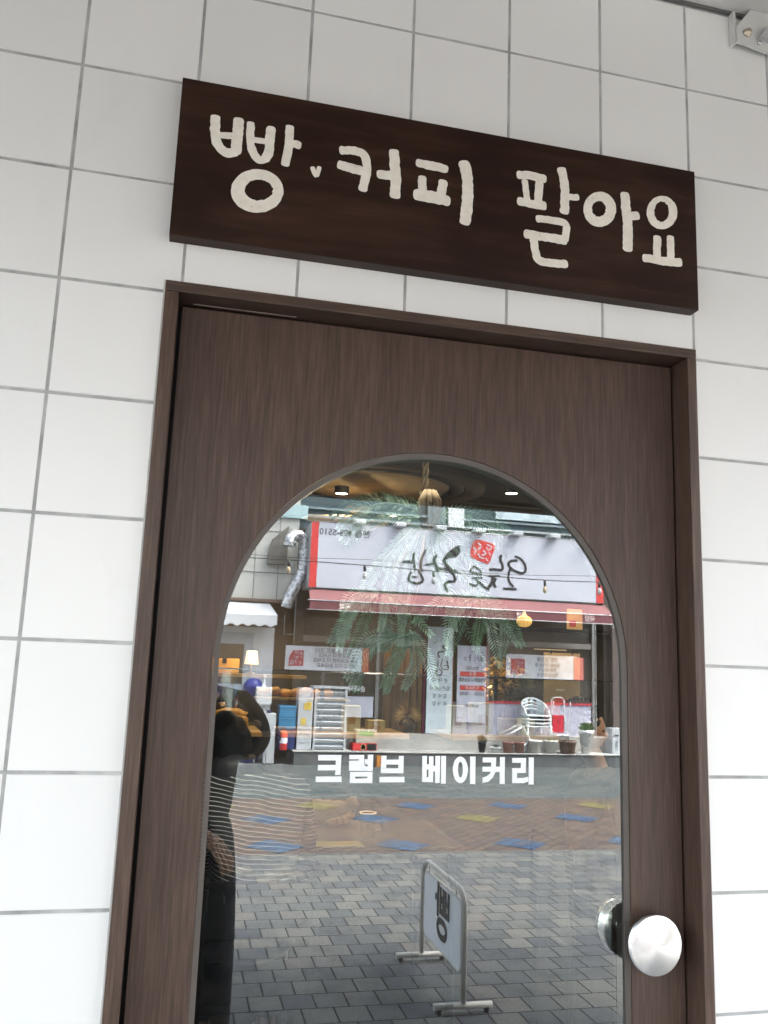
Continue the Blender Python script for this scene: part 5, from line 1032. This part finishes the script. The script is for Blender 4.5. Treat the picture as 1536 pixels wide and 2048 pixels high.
for fi, f in enumerate(FR+[[[p[0]+.012*math.sin(q*3+i), p[1]-.010*q-.006*math.cos(i)] for q, p in enumerate(g)] for i, g in enumerate(FR) if i < 4 or 8 <= i < 11 or (i > 14 and i % 3 == 0)]):
    P = [Vector((p[0], PLY, p[1])) for p in f]; L_ = (P[-1]-P[0]).length
    dy0 = rnd.uniform(-.03, .03); dy = rnd.uniform(-.09, .09); pts = []
    n = max(16, int(L_/.0052))
    for i in range(n+1):
        t_ = i/n; k_ = t_*(len(P)-1); a = min(int(k_), len(P)-2); u = k_-a
        p0, p1, p2, p3 = P[max(a-1, 0)], P[a], P[a+1], P[min(a+2, len(P)-1)]
        q = .5*((2*p1)+(p2-p0)*u+(2*p0-5*p1+4*p2-p3)*u*u+(3*p1-p0-3*p2+p3)*u**3); q.y += dy0+dy*t_; pts.append(q)
    W = MB(); mm = M_FERN if rnd.random() < .72 else M_FERN2
    W.tube(pts, [.0016*(1-.6*i/n) for i in range(n+1)], mm, 5)
    sd = Vector((rnd.uniform(-.2, .2), 1, rnd.uniform(-.2, .2)))
    for i in range(1, n+1):
        d = (pts[min(i+1, n)]-pts[i-1]).normalized(); s_ = d.cross(sd).normalized(); t_ = i/n
        ln = .0225*(.45+.55*min(1, t_*6))*(1-.55*max(0, t_-.6)/.4)*rnd.uniform(.85, 1.12)
        for sg_ in (-1, 1):
            e = (d*.62+s_*sg_*.78+sd.normalized()*rnd.uniform(-.25, .25)).normalized(); u_ = e.cross(sd).normalized()*.0021
            W.face([pts[i], pts[i]+e*ln*.5+u_, pts[i]+e*ln, pts[i]+e*ln*.5-u_], mm)
    W.build('frond', hp_, fix=False)

# ================================================================ PEOPLE
M_SKIN = plain('skin', (.42, .24, .16), .5, var=.06); M_BLKC = plain('black clothes', (.006, .006, .007), .9, var=.3); M_HAIRB = plain('black hair', (.008, .006, .006), .5, var=.4, scale=60)
M_TROU = plain('black trousers', (.008, .007, .008), .85)
def skin(name, verts, edges, radii, mat, root=0, subd=2):
    me = bpy.data.meshes.new(name); me.from_pydata([tuple(v) for v in verts], edges, []); me.update()
    o = bpy.data.objects.new(name, me); C.objects.link(o)
    o.modifiers.new('k', 'SKIN'); s_ = o.modifiers.new('s', 'SUBSURF'); s_.levels = subd; s_.render_levels = subd
    for i, v in enumerate(me.skin_vertices[0].data):
        r_ = radii[i]; v.radius = r_ if isinstance(r_, tuple) else (r_, r_); v.use_root = (i == root)
    bpy.context.view_layer.update()
    m2 = bpy.data.meshes.new_from_object(o.evaluated_get(bpy.context.evaluated_depsgraph_get()))
    bpy.data.objects.remove(o); bpy.data.meshes.remove(me)
    m2.materials.clear(); m2.materials.append(mat)
    for p in m2.polygons: p.use_smooth = True
    m2.name = name; return m2
def chain(verts, edges, radii, start, pts):
    prev = start
    for p, r_ in pts:
        verts.append(Vector(p)); radii.append(r_); edges.append((prev, len(verts)-1)); prev = len(verts)-1
    return prev
def head_bm(bm, c, face, s=1.0, mats=(0, 1)):
    """head looking along face; c = centre"""
    f = Vector(face).normalized(); up = Vector((0, 0, 1)); up = (up-f*up.dot(f)).normalized(); rt = f.cross(up)
    g = bmesh.ops.create_uvsphere(bm, u_segments=40, v_segments=28, radius=1)
    for v in g['verts']:
        x, y, z = v.co          # y: forward
        X, Y, Z = x*.076, y*.092, z*.112
        if z < 0: X *= 1-.30*(-z)**1.3; Y *= 1-.12*(-z)
        if y > 0:
            Y += .024*math.exp(-((x/.13)**2+((z+.12)/.20)**2))*(1 if z < .1 else .6)          # nose
            for sx in (-1, 1): Y -= .010*math.exp(-(((x-sx*.36)/.17)**2+((z-.06)/.13)**2))      # eye sockets
            Y += .007*math.exp(-((x/.26)**2+((z+.44)/.07)**2)); Y -= .004*math.exp(-((x/.3)**2+((z+.50)/.03)**2)); Y += .007*math.exp(-((x/.25)**2+((z+.57)/.06)**2))
            Y += .010*math.exp(-((x/.3)**2+((z+.86)/.14)**2)); Y += .005*math.exp(-((x/.5)**2+((z-.26)/.08)**2))
        v.co = Vector(c)+(rt*X+f*Y+up*Z)*s
    for fc in {q for v in g['verts'] for q in v.link_faces}: fc.smooth = True; fc.material_index = mats[0]
    for sx in (-1, 1):                    # eyes and ears
        for (off, r_, mi_) in (((sx*.029, .079, .010), (.0115, .006, .0065), 1), ((sx*.076, -.008, -.005), (.008, .017, .030), 0)):
            g = bmesh.ops.create_uvsphere(bm, u_segments=12, v_segments=8, radius=1)
            for v in g['verts']: v.co = Vector(c)+(rt*(off[0]+v.co.x*r_[0])+f*(off[1]+v.co.y*r_[1])+up*(off[2]+v.co.z*r_[2]))*s
            for fc in {q for v in g['verts'] for q in v.link_faces}: fc.material_index = mats[mi_]; fc.smooth = True
    g = bmesh.ops.create_uvsphere(bm, u_segments=14, v_segments=8, radius=1)
    for v in g['verts']: v.co = Vector(c)+(rt*(v.co.x*.024)+f*(.083+v.co.y*.007)+up*(-.054+v.co.z*.006))*s
    for fc in {q for v in g['verts'] for q in v.link_faces}: fc.material_index = 2; fc.smooth = True
def hand_pts(V, E, Rr, wrist, pdir, side, curl):
    """palm and five fingers rooted at vertex wrist; pdir finger direction, side towards the thumb, curl bend direction"""
    w0 = V[wrist]; pdir, side, curl = Vector(pdir).normalized(), Vector(side).normalized(), Vector(curl).normalized()
    palm = len(V); V.append(w0+pdir*.045); Rr.append((.017, .026)); E.append((wrist, palm))
    for k_, (o_, L_) in enumerate(((.030, .072), (.010, .082), (-.010, .077), (-.029, .060))):
        b = len(V); V.append(w0+pdir*.085+side*o_); Rr.append(.0095); E.append((palm, b))
        chain(V, E, Rr, b, [(w0+pdir*(.085+L_*.38)+side*o_*1.05+curl*.012, .0088), (w0+pdir*(.085+L_*.62)+side*o_*1.05+curl*.034, .008), (w0+pdir*(.085+L_*.66)+side*o_+curl*.056, .007)])
    b = len(V); V.append(w0+pdir*.035+side*.032); Rr.append(.011); E.append((palm, b))
    chain(V, E, Rr, b, [(w0+pdir*.062+side*.052+curl*.012, .010), (w0+pdir*.085+side*.054+curl*.034, .0085)])
def make_person(name, loc, label, sk, hd, face, cloth, hair, extra=None, skinm=M_SKIN):
    """sk: dict of joints"""
    t_ = thing(name, loc, label, 'person')
    J = {k_: Vector(v) for k_, v in sk.items()}
    V, E, Rr = [J['pelvis']], [], [(.085, .065)]
    def ad(pr, p, r_): V.append(Vector(p)); Rr.append(r_); E.append((pr, len(V)-1)); return len(V)-1
    waist = ad(0, J['pelvis'].lerp(J['chest'], .45), (.085, .07)); chest = ad(waist, J['chest'], (.105, .075)); nk = ad(chest, J['neck'], .045); ad(nk, Vector(hd)-Vector((0, 0, .05)), .05)
    for s_ in 'lr':
        sh = ad(chest, J['sh_'+s_].lerp(J['chest'], .12), .040); el = ad(sh, J['el_'+s_], .036); wr = ad(el, J['wr_'+s_], .026)
        hip = ad(0, J['hip_'+s_]+(J['kn_'+s_]-J['hip_'+s_])*.12, .060); kn_ = ad(hip, J['kn_'+s_], .050); an = ad(kn_, J['an_'+s_], .036); ad(an, J['an_'+s_]+(J['toe_'+s_]-J['an_'+s_])*.98, .030)
        pd = (J['wr_'+s_]-J['el_'+s_]).normalized(); cu2 = Vector(sk.get('curl_'+s_, (0, 0, -1))); sd_ = pd.cross(cu2).normalized()*(1 if s_ == 'r' else -1)
        hand_pts(V, E, Rr, wr, sk.get('hd_'+s_, pd), sk.get('sd_'+s_, sd_), cu2)
    m_ = skin('body', V, E, Rr, skinm)
    bm = bmesh.new(); bm.from_mesh(m_); head_bm(bm, hd, face, 1.0, (0, 1)); bm.to_mesh(m_); bm.free()
    for mm in (M_HAIRB, plain('lips', (.42, .12, .10), .5)): m_.materials.append(mm)
    o = bpy.data.objects.new('body', m_); C.objects.link(o); o.parent = t_; o.location = -Vector(loc)
    # clothes
    def garment(nm, V, E, Rr, mat):
        g = skin(nm, V, E, Rr, mat); o = bpy.data.objects.new(nm, g); C.objects.link(o); o.parent = t_; o.location = -Vector(loc); return o
    seated = J['pelvis'].z < .7
    V, E, Rr = [J['pelvis']+Vector((0, 0, .0 if seated else -.09))], [], [(.165, .14)]
    wa = ad(0, J['pelvis'].lerp(J['chest'], .5), (.155, .125)); ch = ad(wa, J['chest'], (.165, .125)); nn = ad(ch, J['chest'].lerp(J['neck'], .88), (.075, .07))
    for s_ in 'lr':
        e_ = J['el_'+s_]; sh = ad(ch, J['sh_'+s_].lerp(e_, .10), .064); mid = ad(sh, J['sh_'+s_].lerp(e_, .5), cloth[2]*1.05); el = ad(mid, e_, cloth[2]); wr = ad(el, e_.lerp(J['wr_'+s_], .88), cloth[2]*.72)
    garment('shirt', V, E, Rr, cloth[0])
    V, E, Rr = [J['pelvis']+Vector((0, 0, .02 if seated else .10))], [], [(.11, .09) if seated else (.125, .105)]
    cr_ = ad(0, J['pelvis']+Vector((0, 0, -.01)), (.135, .115))
    for s_ in 'lr':
        hv = J['hip_'+s_]+(J['kn_'+s_]-J['hip_'+s_])*.22; hip = ad(cr_, hv, .088); kn_ = ad(hip, J['kn_'+s_], .080); ad(kn_, J['an_'+s_]+Vector((0, 0, .05)), .072)
    garment('trousers', V, E, Rr, cloth[1])
    W = MB()
    for s_ in 'lr':
        a = J['an_'+s_]; b = J['toe_'+s_]; c = (a+b)/2; W.blob((c.x, c.y, .04), (.05 if abs(b.x-a.x) < abs(b.y-a.y) else .13, .13 if abs(b.x-a.x) < abs(b.y-a.y) else .05, .04), M_BLACK, 3, .03, 1)
    W.build('shoes', t_)
    # hair cap
    W = MB(); f = Vector(face).normalized(); up = Vector((0, 0, 1)); rt = f.cross(up).normalized()
    g = bmesh.ops.create_icosphere(W.bm, subdivisions=4, radius=1); kill = []
    for v in g['verts']:
        x, y, z = v.co
        if y > .28 and z < .55: kill.append(v); continue
        if z < hair[0]: kill.append(v); continue
        k_ = 1+hair[1]*noise.noise(Vector((x, y, z))*hair[2]); low = 1+.12*max(0, -z)
        v.co = Vector(hd)+(rt*(x*.092*k_*low)+f*(y*.104*k_-.008)+up*(z*.128*k_+.004))
    bmesh.ops.delete(W.bm, geom=kill, context='VERTS')
    for fc in W.bm.faces: fc.smooth = True
    W.mats = [hair[3]]
    if len(hair) > 4: leaves(W, Vector(hd)-f*.01+Vector((0, 0, .05)), (.085, .09, .085), 900, hair[3], .014, 4)
    ho = W.build('hair', t_); ho.modifiers.new('s', 'SOLIDIFY').thickness = .012
    return t_
# photographer in front of the door, phone held out in the raised right hand
make_person('person', (.30, -1.80, 0), 'person in loose black clothes holding up a phone in front of the door', dict(
    pelvis=(0.345, -1.80, .92), chest=(0.335, -1.79, 1.24), neck=(0.305, -1.79, 1.42), hip_l=(0.235, -1.80, .88), hip_r=(0.425, -1.80, .88), kn_l=(0.225, -1.77, .48), kn_r=(0.445, -1.78, .48), an_l=(0.215, -1.81, .08), an_r=(0.455, -1.80, .08), toe_l=(0.205, -1.65, .04), toe_r=(0.475, -1.64, .04),
    sh_l=(0.155, -1.79, 1.36), sh_r=(0.485, -1.78, 1.35), el_l=(0.125, -1.70, 1.08), el_r=(0.527, -1.60, 1.19), wr_l=(0.365, -1.63, .90), wr_r=(.34, -1.50, 1.405), curl_r=(0, 1, .1), hd_r=(-.45, -.05, .9), sd_r=(-.9, 0, -.4), curl_l=(0, -.4, -1)),
    (.275, -1.78, 1.585), (0, 1, .05), (M_BLKC, M_TROU, .085), (-.75, .06, 3, M_HAIRB))
ph = thing('smartphone', (.25, -1.444, 1.42), 'black smartphone held upright in the raised hand of the person in black', 'phone')
W = MB(); W.box(.205, .283, -1.4465, -1.4380, 1.385, 1.535, plain('phone glass', (.01, .01, .012), .15), .003); W.build('case', ph)
# seated customer with striped shirt
def stripe_mat():
    m, nt, b = new_mat('black shirt with fine white stripes')
    tc = nt.nodes.new('ShaderNodeTexCoord'); sep = nt.nodes.new('ShaderNodeSeparateXYZ'); nt.links.new(tc.outputs['Object'], sep.inputs[0])
    n = noise_n(nt, coords(nt), 3.2, 2, .5)
    z = math_n(nt, 'ADD', sep.outputs[2], math_n(nt, 'MULTIPLY', n, .07)); z = math_n(nt, 'ADD', z, math_n(nt, 'MULTIPLY', sep.outputs[0], .14))
    f = math_n(nt, 'FRACT', math_n(nt, 'MULTIPLY', z, 70.0)); s_ = math_n(nt, 'LESS_THAN', f, .14)
    nt.links.new(mixc(nt, (.006, .005, .005), (.85, .82, .76), s_), b.inputs['Base Color']); b.inputs['Roughness'].default_value = .9
    return m
M_STRIPE = stripe_mat()
SX, SY_ = .56, 1.72
make_person('person', (SX, SY_, 0), 'seated person in a black shirt with fine white stripes, seen through the glass', dict(
    pelvis=(SX, SY_, .56), chest=(SX-.01, SY_+.04, .93), neck=(SX-.05, SY_+.11, 1.10), hip_l=(SX-.10, SY_+.02, .53), hip_r=(SX+.10, SY_+.02, .53), kn_l=(SX-.13, SY_+.42, .52), kn_r=(SX+.12, SY_+.42, .52), an_l=(SX-.13, SY_+.44, .08), an_r=(SX+.12, SY_+.44, .08), toe_l=(SX-.13, SY_+.6, .04), toe_r=(SX+.12, SY_+.6, .04),
    sh_l=(SX-.18, SY_+.05, 1.065), sh_r=(SX+.15, SY_+.05, 1.065), el_l=(SX-.21, SY_+.10, .76), el_r=(SX+.17, SY_+.11, .74), wr_l=(SX-.13, SY_+.33, .78), wr_r=(SX+.03, SY_+.38, .78), curl_l=(0, 0, -1), curl_r=(0, 0, -1)),
    (SX-.12, SY_+.16, 1.17), (-.15, 1, -.35), (M_STRIPE, M_TROU, .066), (-.9, .16, 2.5, M_HAIRB))
W = MB(); W.blob((SX-.09, SY_+.10, 1.085), (.12, .085, .085), M_HAIRB, 3, .1, 3); o = W.build('hair_bun'); o.parent = [q for q in C.objects if q.name == 'person.001'][0]; o.location = (-SX, -SY_, 0)
# seated customer with curly hair, right
M_BGE = plain('beige knit', (.13, .10, .07), .9, var=.1, scale=40)
QX, QY = 2.06, 2.12
make_person('person', (QX, QY, 0), 'seated curly haired person in a beige top looking right, seen through the glass', dict(
    pelvis=(QX, QY, .52), chest=(QX+.02, QY, .95), neck=(QX+.01, QY, 1.12), hip_l=(QX, QY+.10, .50), hip_r=(QX, QY-.10, .50), kn_l=(QX+.42, QY+.12, .50), kn_r=(QX+.42, QY-.12, .50), an_l=(QX+.44, QY+.12, .08), an_r=(QX+.44, QY-.12, .08), toe_l=(QX+.6, QY+.12, .04), toe_r=(QX+.6, QY-.12, .04),
    sh_l=(QX+.02, QY+.15, 1.06), sh_r=(QX+.02, QY-.15, 1.06), el_l=(QX+.08, QY+.22, .74), el_r=(QX+.08, QY-.22, .74), wr_l=(QX+.32, QY+.14, .72), wr_r=(QX+.32, QY-.14, .72), curl_l=(0, 0, -1), curl_r=(0, 0, -1)),
    (QX-.05, QY, 1.25), (1, -.30, -.12), (M_BGE, M_TROU, .06), (-.55, .25, 6, plain('dark curly hair', (.03, .026, .018), .7, var=.5, scale=60), 1))
lamp('seat_fill', 2.5, 1.7, 1.6, 9, (1, .85, .7))  # unseen fill light added for the curly haired person
M_CHD = plain('black stained wood', (.006, .005, .005), .95); M_CHD.node_tree.nodes['Principled BSDF'].inputs['Specular IOR Level'].default_value = .05
def cafe_chair(x, y, rz, label):
    t_ = thing('wooden_chair', (x, y, 0), label, 'chair', 'wooden cafe chairs')
    t_.rotation_euler = (0, 0, rz)
    def P(W, nm): o = W.build(nm); o.parent = t_; return o
    W = MB(); W.box(-.20, .20, -.20, .20, .40, .43, M_CHD, .01); P(W, 'seat')
    W = MB(); W.box(-.19, .19, -.215, -.19, .62, .80, M_CHD, .01); P(W, 'backrest')
    for sx in (-1, 1):
        W = MB(); W.tube([(sx*.17, .17, 0), (sx*.17, .17, .40)], .014, M_CHD, 8); P(W, 'leg')
        W = MB(); W.tube([(sx*.18, -.2, 0), (sx*.18, -.19, .40), (sx*.18, -.215, .78)], .014, M_CHD, 8); P(W, 'leg')
cafe_chair(SX, SY_-.02, 0, 'dark wooden chair under the person in the striped shirt')
cafe_chair(QX, QY, -math.pi/2, 'dark wooden chair under the curly haired person')
